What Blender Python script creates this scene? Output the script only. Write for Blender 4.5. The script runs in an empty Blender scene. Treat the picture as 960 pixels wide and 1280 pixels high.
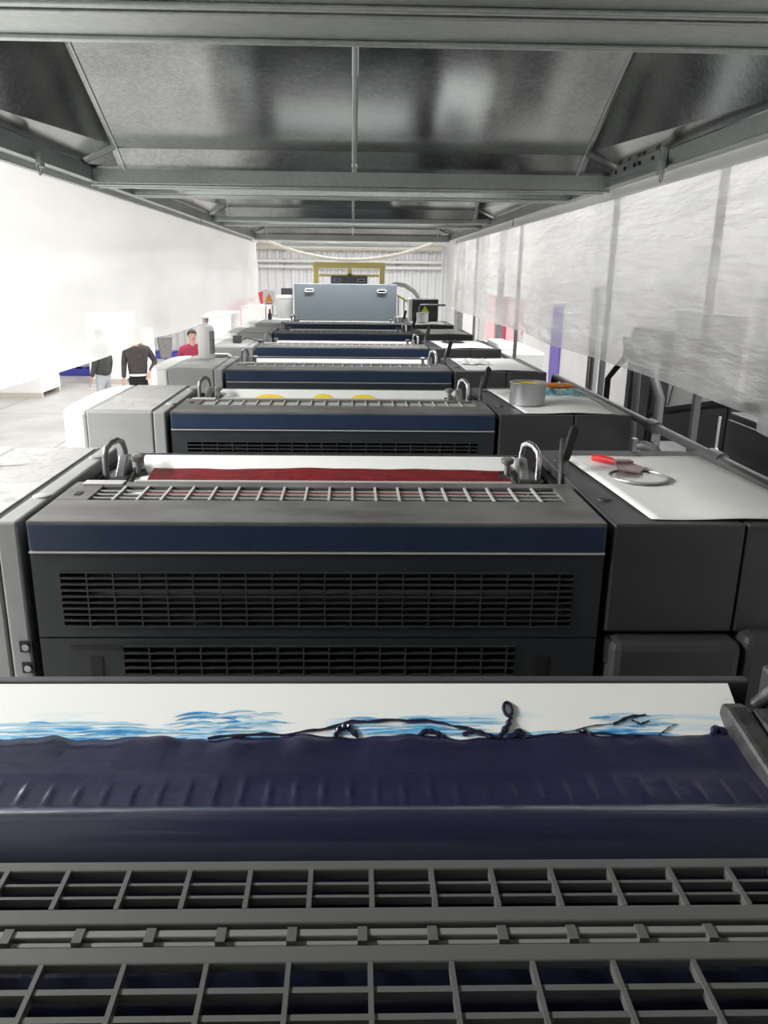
import bpy, bmesh, math, random
from mathutils import Vector, Matrix
random.seed(7)
S = bpy.context.scene
COL = S.collection
PI = math.pi

# ------------------------------------------------------------------ camera
CAMZ = 2.75
cam_d = bpy.data.cameras.new('camera')
cam = bpy.data.objects.new('camera', cam_d)
COL.objects.link(cam)
S.camera = cam
cam_d.sensor_fit = 'VERTICAL'
cam_d.sensor_height = 36.0
cam_d.sensor_width = 27.0
cam_d.lens = 1000.0 / 1280.0 * 36.0
cam_d.shift_x = 17.0 / 1280.0
cam_d.clip_start = 0.02
cam_d.clip_end = 200
_yaw, _pit, _rol = math.radians(1.4508), math.radians(16.579), 0.0115
f_ = Vector((math.sin(_yaw)*math.cos(_pit), math.cos(_yaw)*math.cos(_pit), -math.sin(_pit)))
r_ = Vector((math.cos(_yaw), -math.sin(_yaw), 0))
u_ = r_.cross(f_)
r2 = r_*math.cos(_rol) + u_*math.sin(_rol)
u2 = -r_*math.sin(_rol) + u_*math.cos(_rol)
cam.matrix_world = Matrix(((r2.x, u2.x, -f_.x, 0), (r2.y, u2.y, -f_.y, 0), (r2.z, u2.z, -f_.z, CAMZ), (0, 0, 0, 1)))

# ------------------------------------------------------------------ world, view
w = bpy.data.worlds.new('hall_air'); S.world = w
w.use_nodes = True
w.node_tree.nodes['Background'].inputs[0].default_value = (0.9, 0.95, 1.0, 1)
w.node_tree.nodes['Background'].inputs[1].default_value = 0.5
S.view_settings.view_transform = 'Standard'
S.view_settings.look = 'None'
S.view_settings.exposure = 1.15
S.view_settings.gamma = 1.0
S.view_settings.use_curve_mapping = False
S.cycles.max_bounces = 8
S.cycles.transparent_max_bounces = 12
S.cycles.sample_clamp_indirect = 6.0

# lamp rows of the hall: (x, y, z, length along y, watts)
LAMP_ROWS = []
for yy in (1.5, 5.0, 8.5, 12.0, 16.0, 20.0, 25.0):
    LAMP_ROWS.append((-3.4, yy, 4.0, 2.6, 260 if yy < 2 else 45))  # row hung low, near lamp boosted, to light the press under the canopy
    LAMP_ROWS.append((-7.0, yy, 5.2, 2.6, 180 if yy < 2 else 27))  # near lamp boosted likewise, extra light for the near units
for yy in (2.2, 6.0, 9.0, 12.5, 16.5, 21.0, 25.0):  # nearest lamp added to brighten the near end of the right curtain
    LAMP_ROWS.append((2.75, yy, 5.2, 2.6, 45))
for yy in (17.0, 20.5, 25.0):
    LAMP_ROWS.append((-0.4, yy, 5.2, 2.6, 45))

# ------------------------------------------------------------------ helpers
class MB:
    def __init__(s):
        s.v = []; s.f = []; s.m = []
    def add(s, vs, fs, mi=0):
        o = len(s.v)
        s.v += [tuple(p) for p in vs]
        for q in fs:
            s.f.append(tuple(o+i for i in q)); s.m.append(mi)
        return s
    def box(s, x0, x1, y0, y1, z0, z1, mi=0):
        vs = [(x0,y0,z0),(x1,y0,z0),(x1,y1,z0),(x0,y1,z0),(x0,y0,z1),(x1,y0,z1),(x1,y1,z1),(x0,y1,z1)]
        return s.add(vs, [(3,2,1,0),(4,5,6,7),(0,1,5,4),(1,2,6,5),(2,3,7,6),(3,0,4,7)], mi)
    def prism(s, poly, axis, a, b, mi=0):
        n = len(poly)
        def P(p, t):
            return {'x': (t, p[0], p[1]), 'y': (p[0], t, p[1]), 'z': (p[0], p[1], t)}[axis]
        vs = [P(p, a) for p in poly] + [P(p, b) for p in poly]
        fs = [tuple(range(n)), tuple(range(2*n-1, n-1, -1))]
        for i in range(n):
            j = (i+1) % n
            fs.append((j, i, n+i, n+j))
        return s.add(vs, fs, mi)
    def tube(s, pts, r, n=10, caps=True, mi=0):
        pts = [Vector(p) for p in pts]
        rs = r if isinstance(r, (list, tuple)) else [r]*len(pts)
        vs = []; fs = []
        up = None
        for i, p in enumerate(pts):
            d = (pts[min(i+1, len(pts)-1)] - pts[max(i-1, 0)]).normalized()
            if up is None:
                up = Vector((0,0,1)) if abs(d.z) < .9 else Vector((1,0,0))
            a = d.cross(up).normalized(); b = a.cross(d).normalized(); up = b
            for k in range(n):
                t = 2*PI*k/n
                vs.append(p + (a*math.cos(t) + b*math.sin(t))*rs[i])
        for i in range(len(pts)-1):
            for k in range(n):
                k2 = (k+1) % n
                fs.append((i*n+k, i*n+k2, (i+1)*n+k2, (i+1)*n+k))
        if caps:
            fs.append(tuple(range(n-1, -1, -1)))
            fs.append(tuple(range((len(pts)-1)*n, len(pts)*n)))
        return s.add(vs, fs, mi)
    def lathe(s, prof, c=(0,0,0), n=24, mi=0):
        vs = []; fs = []
        for (r, z) in prof:
            for k in range(n):
                t = 2*PI*k/n
                vs.append((c[0]+r*math.cos(t), c[1]+r*math.sin(t), c[2]+z))
        for i in range(len(prof)-1):
            for k in range(n):
                k2 = (k+1) % n
                fs.append((i*n+k, i*n+k2, (i+1)*n+k2, (i+1)*n+k))
        fs.append(tuple(range(n-1, -1, -1)))
        fs.append(tuple(range((len(prof)-1)*n, len(prof)*n)))
        return s.add(vs, fs, mi)
    def grid(s, fn, nu, nv, mi=0):
        vs = [fn(i/nu, j/nv) for j in range(nv+1) for i in range(nu+1)]
        fs = [(j*(nu+1)+i, j*(nu+1)+i+1, (j+1)*(nu+1)+i+1, (j+1)*(nu+1)+i) for j in range(nv) for i in range(nu)]
        return s.add(vs, fs, mi)
    def mesh(s, name, mats):
        me = bpy.data.meshes.new(name)
        me.from_pydata(s.v, [], s.f)
        if not isinstance(mats, (list, tuple)): mats = [mats]
        for m in mats: me.materials.append(m)
        if len(mats) > 1: me.polygons.foreach_set('material_index', s.m)
        bm = bmesh.new(); bm.from_mesh(me)
        bmesh.ops.recalc_face_normals(bm, faces=bm.faces[:])
        bm.to_mesh(me); bm.free()
        me.update()
        return me
    def build(s, name, mats, parent=None, bevel=0, smooth=False, seg=2, loc=None):
        o = bpy.data.objects.new(name, s.mesh(name, mats))
        COL.objects.link(o)
        if parent: o.parent = parent
        if loc: o.location = loc
        if bevel:
            b = o.modifiers.new('bevel', 'BEVEL'); b.width = bevel; b.segments = seg; b.limit_method = 'ANGLE'
        if smooth:
            o.data.polygons.foreach_set('use_smooth', [True]*len(o.data.polygons))
            try: o.data.set_sharp_from_angle(angle=math.radians(40))
            except Exception: pass
        return o

def tag(o, label=None, cat=None, group=None, kind=None):
    if label: o['label'] = label
    if cat: o['category'] = cat
    if group: o['group'] = group
    if kind: o['kind'] = kind
    return o
def empty(name, loc, label=None, cat=None, group=None, rz=0, kind=None):
    o = bpy.data.objects.new(name, None); COL.objects.link(o)
    o.location = loc; o.rotation_euler = (0, 0, rz); o.empty_display_size = .05
    return tag(o, label, cat, group, kind)
def copy_tree(o, parent=None):
    c = o.copy(); COL.objects.link(c)
    c.parent = parent
    for ch in list(o.children):
        if ch.type != 'LIGHT': copy_tree(ch, c)
    return c
def inst(src, name, parent, loc):
    c = bpy.data.objects.new(name, src.data); COL.objects.link(c)
    c.parent = parent; c.location = loc
    return c
def arc(c, r, a0, a1, n, plane='xz'):
    out = []
    for i in range(n+1):
        t = math.radians(a0 + (a1-a0)*i/n)
        p, q = r*math.cos(t), r*math.sin(t)
        out.append({'xz': (c[0]+p, c[1], c[2]+q), 'yz': (c[0], c[1]+p, c[2]+q), 'xy': (c[0]+p, c[1]+q, c[2])}[plane])
    return out

# ------------------------------------------------------------------ materials
def mat(name, col, rough=.5, metal=0., col2=None, nscale=8., nstretch=(1,1,1), lo=.35, hi=.65, bump=0., bscale=200.,
        emit=None, estr=0., coat=0., spec=.5, detail=5.):
    m = bpy.data.materials.new(name); m.use_nodes = True
    nt = m.node_tree; b = nt.nodes['Principled BSDF']
    b.inputs['Base Color'].default_value = (*col, 1)
    b.inputs['Roughness'].default_value = rough
    b.inputs['Metallic'].default_value = metal
    b.inputs['Specular IOR Level'].default_value = spec
    b.inputs['Coat Weight'].default_value = coat
    if emit:
        b.inputs['Emission Color'].default_value = (*emit, 1); b.inputs['Emission Strength'].default_value = estr
    if col2 or bump:
        tc = nt.nodes.new('ShaderNodeTexCoord'); mp = nt.nodes.new('ShaderNodeMapping')
        mp.inputs['Scale'].default_value = nstretch
        nt.links.new(tc.outputs['Object'], mp.inputs['Vector'])
    if col2:
        n = nt.nodes.new('ShaderNodeTexNoise'); n.inputs['Scale'].default_value = nscale; n.inputs['Detail'].default_value = detail
        n.inputs['Roughness'].default_value = .62
        nt.links.new(mp.outputs[0], n.inputs['Vector'])
        r = nt.nodes.new('ShaderNodeValToRGB')
        r.color_ramp.elements[0].position = lo; r.color_ramp.elements[0].color = (*col, 1)
        r.color_ramp.elements[1].position = hi; r.color_ramp.elements[1].color = (*col2, 1)
        nt.links.new(n.outputs['Fac'], r.inputs['Fac']); nt.links.new(r.outputs[0], b.inputs['Base Color'])
    if bump:
        n2 = nt.nodes.new('ShaderNodeTexNoise'); n2.inputs['Scale'].default_value = bscale; n2.inputs['Detail'].default_value = 3
        nt.links.new(mp.outputs[0], n2.inputs['Vector'])
        bp = nt.nodes.new('ShaderNodeBump'); bp.inputs['Strength'].default_value = bump; bp.inputs['Distance'].default_value = .01
        nt.links.new(n2.outputs['Fac'], bp.inputs['Height']); nt.links.new(bp.outputs[0], b.inputs['Normal'])
    return m

def galvanised(name, dark, light, rough):
    m = mat(name, dark, rough, 1.0)
    nt = m.node_tree; b = nt.nodes['Principled BSDF']
    tc = nt.nodes.new('ShaderNodeTexCoord')
    v = nt.nodes.new('ShaderNodeTexVoronoi'); v.inputs['Scale'].default_value = 70
    n = nt.nodes.new('ShaderNodeTexNoise'); n.inputs['Scale'].default_value = 2.5; n.inputs['Detail'].default_value = 1.5
    nt.links.new(tc.outputs['Object'], v.inputs['Vector']); nt.links.new(tc.outputs['Object'], n.inputs['Vector'])
    sep = nt.nodes.new('ShaderNodeSeparateColor'); nt.links.new(v.outputs['Color'], sep.inputs[0])
    mx = nt.nodes.new('ShaderNodeMath'); mx.operation = 'MULTIPLY_ADD'
    nt.links.new(sep.outputs[0], mx.inputs[0]); mx.inputs[1].default_value = .35
    nt.links.new(n.outputs['Fac'], mx.inputs[2])
    r = nt.nodes.new('ShaderNodeValToRGB')
    r.color_ramp.elements[0].position = .35; r.color_ramp.elements[0].color = (*dark, 1)
    r.color_ramp.elements[1].position = 1.0; r.color_ramp.elements[1].color = (*light, 1)
    nt.links.new(mx.outputs[0], r.inputs['Fac']); nt.links.new(r.outputs[0], b.inputs['Base Color'])
    mr = nt.nodes.new('ShaderNodeMapRange'); mr.inputs['To Min'].default_value = rough-.02; mr.inputs['To Max'].default_value = rough+.05
    nt.links.new(mx.outputs[0], mr.inputs['Value']); nt.links.new(mr.outputs[0], b.inputs['Roughness'])
    return m

def plastic_sheet(name, tint, transp, bump, gloss_rough, nstretch, transl=.6, var=.12, gl0=.04):
    m = bpy.data.materials.new(name); m.use_nodes = True
    nt = m.node_tree; nt.nodes.clear()
    N = nt.nodes.new; L = nt.links.new
    out = N('ShaderNodeOutputMaterial')
    tr = N('ShaderNodeBsdfTranslucent'); tr.inputs['Color'].default_value = (*tint, 1)
    df = N('ShaderNodeBsdfDiffuse'); df.inputs['Color'].default_value = (*tint, 1)
    m1 = N('ShaderNodeMixShader'); m1.inputs[0].default_value = transl
    L(df.outputs[0], m1.inputs[1]); L(tr.outputs[0], m1.inputs[2])
    tp = N('ShaderNodeBsdfTransparent'); tp.inputs['Color'].default_value = (.97, .97, .96, 1)
    m2 = N('ShaderNodeMixShader')
    tc = N('ShaderNodeTexCoord'); mp = N('ShaderNodeMapping'); mp.inputs['Scale'].default_value = nstretch
    L(tc.outputs['Object'], mp.inputs['Vector'])
    nz = N('ShaderNodeTexNoise'); nz.inputs['Scale'].default_value = 1.0; nz.inputs['Detail'].default_value = 4
    L(mp.outputs[0], nz.inputs['Vector'])
    mr = N('ShaderNodeMapRange'); mr.inputs['From Min'].default_value = .35; mr.inputs['From Max'].default_value = .65
    mr.inputs['To Min'].default_value = max(0, transp-var); mr.inputs['To Max'].default_value = transp+var
    L(nz.outputs['Fac'], mr.inputs['Value']); L(mr.outputs[0], m2.inputs[0])
    L(m1.outputs[0], m2.inputs[1]); L(tp.outputs[0], m2.inputs[2])
    gl = N('ShaderNodeBsdfGlossy'); gl.inputs['Roughness'].default_value = gloss_rough
    bn = N('ShaderNodeTexNoise'); bn.inputs['Scale'].default_value = 2.2; bn.inputs['Detail'].default_value = 5
    L(mp.outputs[0], bn.inputs['Vector'])
    bp = N('ShaderNodeBump'); bp.inputs['Strength'].default_value = bump; bp.inputs['Distance'].default_value = .05
    L(bn.outputs['Fac'], bp.inputs['Height']); L(bp.outputs[0], gl.inputs['Normal'])
    lw = N('ShaderNodeLayerWeight'); lw.inputs['Blend'].default_value = .25; L(bp.outputs[0], lw.inputs['Normal'])
    fr = N('ShaderNodeMath'); fr.operation = 'MULTIPLY_ADD'; fr.inputs[1].default_value = .35; fr.inputs[2].default_value = gl0
    L(lw.outputs['Facing'], fr.inputs[0])
    m3 = N('ShaderNodeMixShader'); L(fr.outputs[0], m3.inputs[0]); L(m2.outputs[0], m3.inputs[1]); L(gl.outputs[0], m3.inputs[2])
    L(m3.outputs[0], out.inputs['Surface'])
    return m

M = {}
M['grey'] = mat('grey_enamel', (.30,.31,.31), .42, 0, (.25,.26,.26), 3, bump=.05, bscale=120)
M['grey_top'] = mat('grey_enamel_worn', (.42,.42,.41), .45, 0, (.30,.30,.30), 9, (1,1,1), .42, .6, bump=.06)
M['stained'] = mat('grey_enamel_ink_stained', (.38,.38,.37), .4, 0, (.24,.24,.25), 7, (1,.6,1), .46, .54, detail=2.5)
M['dgrey'] = mat('charcoal_enamel', (.048,.048,.052), .45, 0, (.040,.040,.044), 4, bump=.05, bscale=150)
M['cream'] = mat('off_white_enamel', (.78,.78,.76), .4)
M['navy'] = mat('navy_enamel', (.024,.040,.078), .3, 0, (.019,.033,.066), 5)
M['black_panel'] = mat('blue_black_enamel', (.030,.036,.040), .4, 0, (.024,.028,.032), 6)
M['black'] = mat('black_rubber', (.008,.008,.009), .6)
M['bar'] = mat('dark_grille_steel', (.045,.049,.05), .4, .2)
M['barl'] = mat('pale_grille_steel', (.115,.12,.115), .38, .3)
M['hinge'] = mat('worn_hinge_steel', (.22,.22,.215), .35, .3)
M['slotbar'] = mat('worn_cover_steel', (.5,.5,.49), .4, .2)
M['cover'] = mat('worn_grey_cover', (.135,.135,.132), .42, 0, (.07,.068,.066), 4, (1,2,1), .4, .66)
M['chrome'] = mat('steel_bright', (.72,.72,.72), .22, 1)
M['steel'] = mat('brushed_steel', (.42,.43,.44), .35, 1, (.3,.3,.31), 20, (1,12,1))
M['iron'] = mat('oily_dark_iron', (.05,.05,.052), .35, .6, (.12,.12,.12), 30)
M['castgrey'] = mat('cast_grey_handle', (.16,.165,.17), .35, .4, (.26,.26,.26), 26)
M['roller_blue'] = mat('ink_coated_roller', (.012,.014,.034), .24, 0, coat=.4)
M['roller'] = mat('dark_rubber_roller', (.02,.02,.022), .3)
M['roller_pale'] = mat('steel_distributor_roller', (.2,.2,.2), .3, .8)
M['ink_blue'] = mat('dark_blue_ink', (.010,.010,.032), .22, 0, (.014,.013,.042), 12, coat=.25, bump=.12, bscale=30)
M['ink_cyan'] = mat('thin_cyan_ink', (.02,.22,.52), .4, 0, (.12,.45,.75), 30)
M['ink_pale'] = mat('thinnest_cyan_ink', (.30,.58,.78), .4, 0, (.5,.72,.85), 30)
M['ink_red'] = mat('dark_red_ink', (.20,.012,.016), .35, 0, (.12,.008,.012), 20, bump=.3, bscale=60)
M['ink_yellow'] = mat('yellow_ink', (.85,.60,.02), .35, 0, (.9,.7,.05), 14)
M['ink_dark'] = mat('black_ink', (.01,.01,.012), .25)
M['paper'] = mat('white_paper', (.80,.81,.79), .7, 0, (.74,.75,.73), 3)
M['plate'] = mat('white_plate', (.80,.82,.79), .32, 0, (.76,.78,.76), 2)
M['galv'] = galvanised('galvanised_sheet', (.20,.21,.21), (.36,.37,.365), .14)
M['galvb'] = galvanised('galvanised_channel', (.42,.45,.44), (.55,.58,.57), .42)
M['sheetL'] = plastic_sheet('milky_pvc_sheet', (.74,.74,.73), .26, .15, .16, (1,.55,2.2), var=.05)
M['sheetR'] = plastic_sheet('clear_pvc_sheet', (.78,.78,.78), .45, 1.0, .06, (1,.6,4.2), var=.12, gl0=.12)
M['sheetD'] = plastic_sheet('dusty_pvc_sheet', (.5,.5,.5), .25, .3, .2, (1,.7,3))
M['floor'] = mat('pale_concrete', (.52,.51,.50), .45, 0, (.42,.41,.40), 1.2, bump=.03, bscale=40)
M['joint'] = mat('floor_joint', (.32,.31,.30), .8)
M['wallw'] = mat('white_wall_paint', (.80,.80,.80), .6, 0, (.74,.74,.74), 1.5)
M['corr'] = mat('white_corrugated_steel', (.70,.71,.72), .5)
M['roof'] = mat('white_roof_sheet', (.72,.72,.72), .7)
M['white'] = mat('white_plastic', (.82,.82,.82), .4)
M['lid'] = mat('white_paper_box', (.84,.84,.83), .7)
M['yellow'] = mat('yellow_frame_paint', (.88,.76,.30), .5)
M['delivery'] = mat('blue_grey_enamel', (.20,.235,.26), .42, 0, (.18,.215,.24), 2)
M['cab'] = mat('dark_cabinet_enamel', (.045,.045,.055), .5, 0, (.038,.038,.046), 3)
M['pipe'] = mat('grey_pipe', (.20,.20,.21), .4, .3)
M['pipel'] = mat('white_pipe', (.72,.72,.70), .45)
M['hose'] = mat('beige_hose', (.55,.53,.47), .55)
M['red'] = mat('red_plastic', (.62,.02,.03), .35)
M['redboard'] = mat('red_board', (.50,.03,.05), .6)
M['pink'] = mat('pink_board', (.75,.45,.48), .6)
M['crimson'] = mat('crimson_board', (.38,.03,.07), .6)
M['purple'] = mat('violet_board', (.16,.12,.48), .6)
M['orange'] = mat('orange_plastic', (.85,.28,.05), .4)
M['teal'] = mat('teal_rag', (.10,.26,.30), .9, 0, (.25,.42,.45), 30)
M['brown'] = mat('inky_blade', (.16,.08,.075), .35, .4, (.3,.2,.19), 18)
M['blue'] = mat('blue_plastic', (.06,.07,.42), .5)
M['tin'] = mat('tin_can', (.42,.43,.44), .38, .75)
M['glass_lid'] = mat('tin_lid', (.6,.6,.58), .3, .7)
M['sticker'] = mat('yellow_green_sticker', (.62,.78,.05), .5)
M['skin'] = mat('skin', (.55,.33,.25), .6)
M['hair'] = mat('dark_hair', (.03,.025,.02), .7)
M['jacket_grey'] = mat('dark_grey_jacket', (.05,.055,.05), .9, 0, (.07,.075,.07), 20)
M['jacket_black'] = mat('black_brown_jacket', (.05,.042,.045), .9, 0, (.07,.06,.06), 20)
M['maroon'] = mat('maroon_jumper', (.34,.035,.075), .9, 0, (.28,.03,.06), 20)
M['jeans'] = mat('pale_jeans', (.45,.48,.52), .9)
M['trousers'] = mat('black_trousers', (.012,.012,.014), .9)
M['shoe'] = mat('dark_shoe', (.02,.02,.02), .6)
M['lamp'] = mat('lit_lamp_tube', (1,1,1), .5, emit=(1,.99,.96), estr=1.6)
M['lamphouse'] = mat('white_lamp_housing', (.8,.8,.8), .5)
M['amber'] = mat('warning_orange', (.85,.30,.05), .5)

# contour shaped stain lines on the operator side cover mats
_r = [n_ for n_ in M['stained'].node_tree.nodes if n_.type == 'VALTORGB'][0].color_ramp
_r.elements[0].position = .36; _r.elements[0].color = (.40,.40,.39,1)
_r.elements[1].position = .66; _r.elements[1].color = (.34,.34,.335,1)
for p_, c_ in ((.44,.39), (.475,.27), (.505,.37), (.54,.36), (.56,.29), (.585,.35)):
    _r.elements.new(p_).color = (c_, c_, c_*.98, 1)

# plate with thin cyan smears left by the ink knife
def smeared_plate():
    m = mat('white_plate_with_cyan_smears', (.82,.84,.81), .3)
    nt = m.node_tree; b = nt.nodes['Principled BSDF']; N = nt.nodes.new; L = nt.links.new
    tc = N('ShaderNodeTexCoord'); sp = N('ShaderNodeSeparateXYZ'); L(tc.outputs['Object'], sp.inputs[0])
    mp = N('ShaderNodeMapping'); mp.inputs['Scale'].default_value = (7, 90, 60); mp.inputs['Rotation'].default_value = (0, 0, .06)
    L(tc.outputs['Object'], mp.inputs[0])
    st = N('ShaderNodeTexNoise'); st.inputs['Scale'].default_value = 1; st.inputs['Detail'].default_value = 4; st.inputs['Distortion'].default_value = .7
    L(mp.outputs[0], st.inputs['Vector'])
    mp2 = N('ShaderNodeMapping'); mp2.inputs['Scale'].default_value = (7.5, 1, 1); L(tc.outputs['Object'], mp2.inputs[0])
    bl = N('ShaderNodeTexNoise'); bl.inputs['Scale'].default_value = 1; bl.inputs['Detail'].default_value = 1; L(mp2.outputs[0], bl.inputs['Vector'])
    band = N('ShaderNodeMapRange'); band.inputs['From Min'].default_value = .685; band.inputs['From Max'].default_value = .655
    L(sp.outputs[1], band.inputs['Value'])
    mk = N('ShaderNodeMapRange'); mk.inputs['From Min'].default_value = .40; mk.inputs['From Max'].default_value = .52; L(bl.outputs['Fac'], mk.inputs['Value'])
    s2 = N('ShaderNodeMapRange'); s2.inputs['From Min'].default_value = .48; s2.inputs['From Max'].default_value = .62; L(st.outputs['Fac'], s2.inputs['Value'])
    a = N('ShaderNodeMath'); a.operation = 'MULTIPLY'; L(band.outputs[0], a.inputs[0]); L(mk.outputs[0], a.inputs[1])
    c = N('ShaderNodeMath'); c.operation = 'MULTIPLY'; L(a.outputs[0], c.inputs[0]); L(s2.outputs[0], c.inputs[1])
    r = N('ShaderNodeValToRGB'); e = r.color_ramp.elements
    e[0].position = 0; e[0].color = (.82,.84,.81,1); e[1].position = 1; e[1].color = (.01,.07,.30,1)
    q = e.new(.35); q.color = (.42,.66,.82,1); q2 = e.new(.7); q2.color = (.03,.27,.60,1)
    L(c.outputs[0], r.inputs[0]); L(r.outputs[0], b.inputs['Base Color'])
    return m
M['smeared'] = smeared_plate()
def milky():
    m = mat('milky_plastic', (.85,.85,.84), .4); nt = m.node_tree
    out = [n for n in nt.nodes if n.type == 'OUTPUT_MATERIAL'][0]
    tr = nt.nodes.new('ShaderNodeBsdfTranslucent'); tr.inputs[0].default_value = (.9,.9,.9,1)
    mx = nt.nodes.new('ShaderNodeMixShader'); mx.inputs[0].default_value = .55
    nt.links.new(nt.nodes['Principled BSDF'].outputs[0], mx.inputs[1]); nt.links.new(tr.outputs[0], mx.inputs[2]); nt.links.new(mx.outputs[0], out.inputs[0])
    return m
M['milky'] = milky()

# ------------------------------------------------------------------ hall shell
HX0, HX1, HY0, HY1, HZ = -12.0, 3.4, -7.0, 30.0, 5.6
fl = MB().box(HX0, HX1, HY0, HY1, -.2, 0).build('floor', M['floor']); tag(fl, kind='structure', label='pale concrete hall floor', cat='floor')
jn = MB()
for x in (-9.6, -7.2, -4.8, -2.4): jn.box(x-.012, x+.012, HY0+.1, HY1-.1, 0, .003)
for y in range(-4, 30, 4): jn.box(HX0+.1, HX1-.1, y-.012, y+.012, 0, .003)
jn.build('floor_joint', M['joint'], fl)
tag(MB().box(HX0, HX1, HY0, HY1, HZ, HZ+.2).build('ceiling', M['roof']), kind='structure', label='white hall roof', cat='ceiling')
tag(MB().box(HX0-.2, HX0, HY0, HY1, 0, HZ).build('wall_left', M['wallw']), kind='structure', label='white hall wall', cat='wall')
tag(MB().box(HX1, HX1+.2, HY0, HY1, 0, HZ).build('wall_right', M['wallw']), kind='structure', label='white hall wall with coloured boards', cat='wall')
tag(MB().box(HX0, HX1, HY0-.2, HY0, 0, HZ).build('wall_front', M['wallw']), kind='structure', label='white hall wall', cat='wall')
cw = MB(); poly = []
x = HX0
while x < HX1:
    poly += [(x, HY1), (x+.05, HY1-.05), (x+.15, HY1-.05), (x+.20, HY1)]; x += .28
poly += [(HX1, HY1), (HX1, HY1+.15), (HX0, HY1+.15)]
n = len(poly)
cw.prism(poly, 'z', 0, 3.72)
wb = cw.build('wall_back', M['corr']); tag(wb, kind='structure', label='pale corrugated hall wall', cat='wall')
MB().box(HX0, HX1, HY1-.08, HY1+.15, 3.72, HZ).build('upper_wall', M['wallw'], wb)

# lamps: housing, lit tube and its light
first = None
for (lx, ly, lz, ll, wt) in LAMP_ROWS:
    if first is None:
        r0 = empty('fluorescent_lamp', (lx, ly, lz), 'twin tube fluorescent lamp under the hall roof', 'lamp', 'fluorescent lamps under the hall roof')
        MB().box(-.11, .11, -ll/2, ll/2, .02, .09).build('housing', M['lamphouse'], r0)
        MB().box(-.09, .09, -ll/2+.03, ll/2-.03, -.01, .02).build('lit_tube', M['lamp'], r0)
        MB().tube([(0,-ll*.35,.03), (0,-ll*.35,HZ-lz)], .008, 6).build('hanger_rod', M['steel'], r0)
        MB().tube([(0,ll*.35,.03), (0,ll*.35,HZ-lz)], .008, 6).build('hanger_rod', M['steel'], r0)
        first = o = r0
    else:
        o = copy_tree(first); o.location = (lx, ly, lz)
        if lz > 5:
            for ch in o.children:
                if ch.name.startswith('hanger_rod'): ch.scale.z = (HZ-lz)/(HZ-LAMP_ROWS[0][2])
    ld = bpy.data.lights.new('lamp_light', 'AREA'); ld.shape = 'RECTANGLE'; ld.size = .2; ld.size_y = ll; ld.energy = wt
    ld.color = (1, .985, .96)
    lo = bpy.data.objects.new('lamp_light', ld); COL.objects.link(lo); lo.parent = o; lo.location = (0, 0, -.015)

# ------------------------------------------------------------------ canopy
can = empty('ventilation_canopy', (0, 0, 3.25), 'long galvanised sheet metal hood over the printing press', 'canopy')
CZ = 3.25
def cpart(mb, name, mt, **k):
    mb.v = [(p[0], p[1], p[2]-CZ) for p in mb.v]
    return mb.build(name, mt, can, **k)
XE = 1.57
def channel_beam(y0, y1, zb, zt):
    b = MB().box(-XE, XE, y0, y1, zb+.012, zt)
    b.box(-XE, XE, y0, y0+.025, zb, zb+.012); b.box(-XE, XE, y1-.025, y1, zb, zb+.012)
    cpart(b, 'beam', M['galvb'], bevel=.004)
channel_beam(1.72, 2.045, 3.31, 3.42)
channel_beam(2.075, 2.325, 3.31, 3.42)
channel_beam(5.2, 5.36, 3.24, 3.34)
channel_beam(6.08, 6.24, 3.26, 3.34)
channel_beam(9.5, 9.66, 3.30, 3.37)
channel_beam(10.2, 10.36, 3.29, 3.36)
channel_beam(13.5, 13.7, 3.25, 3.36)
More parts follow.
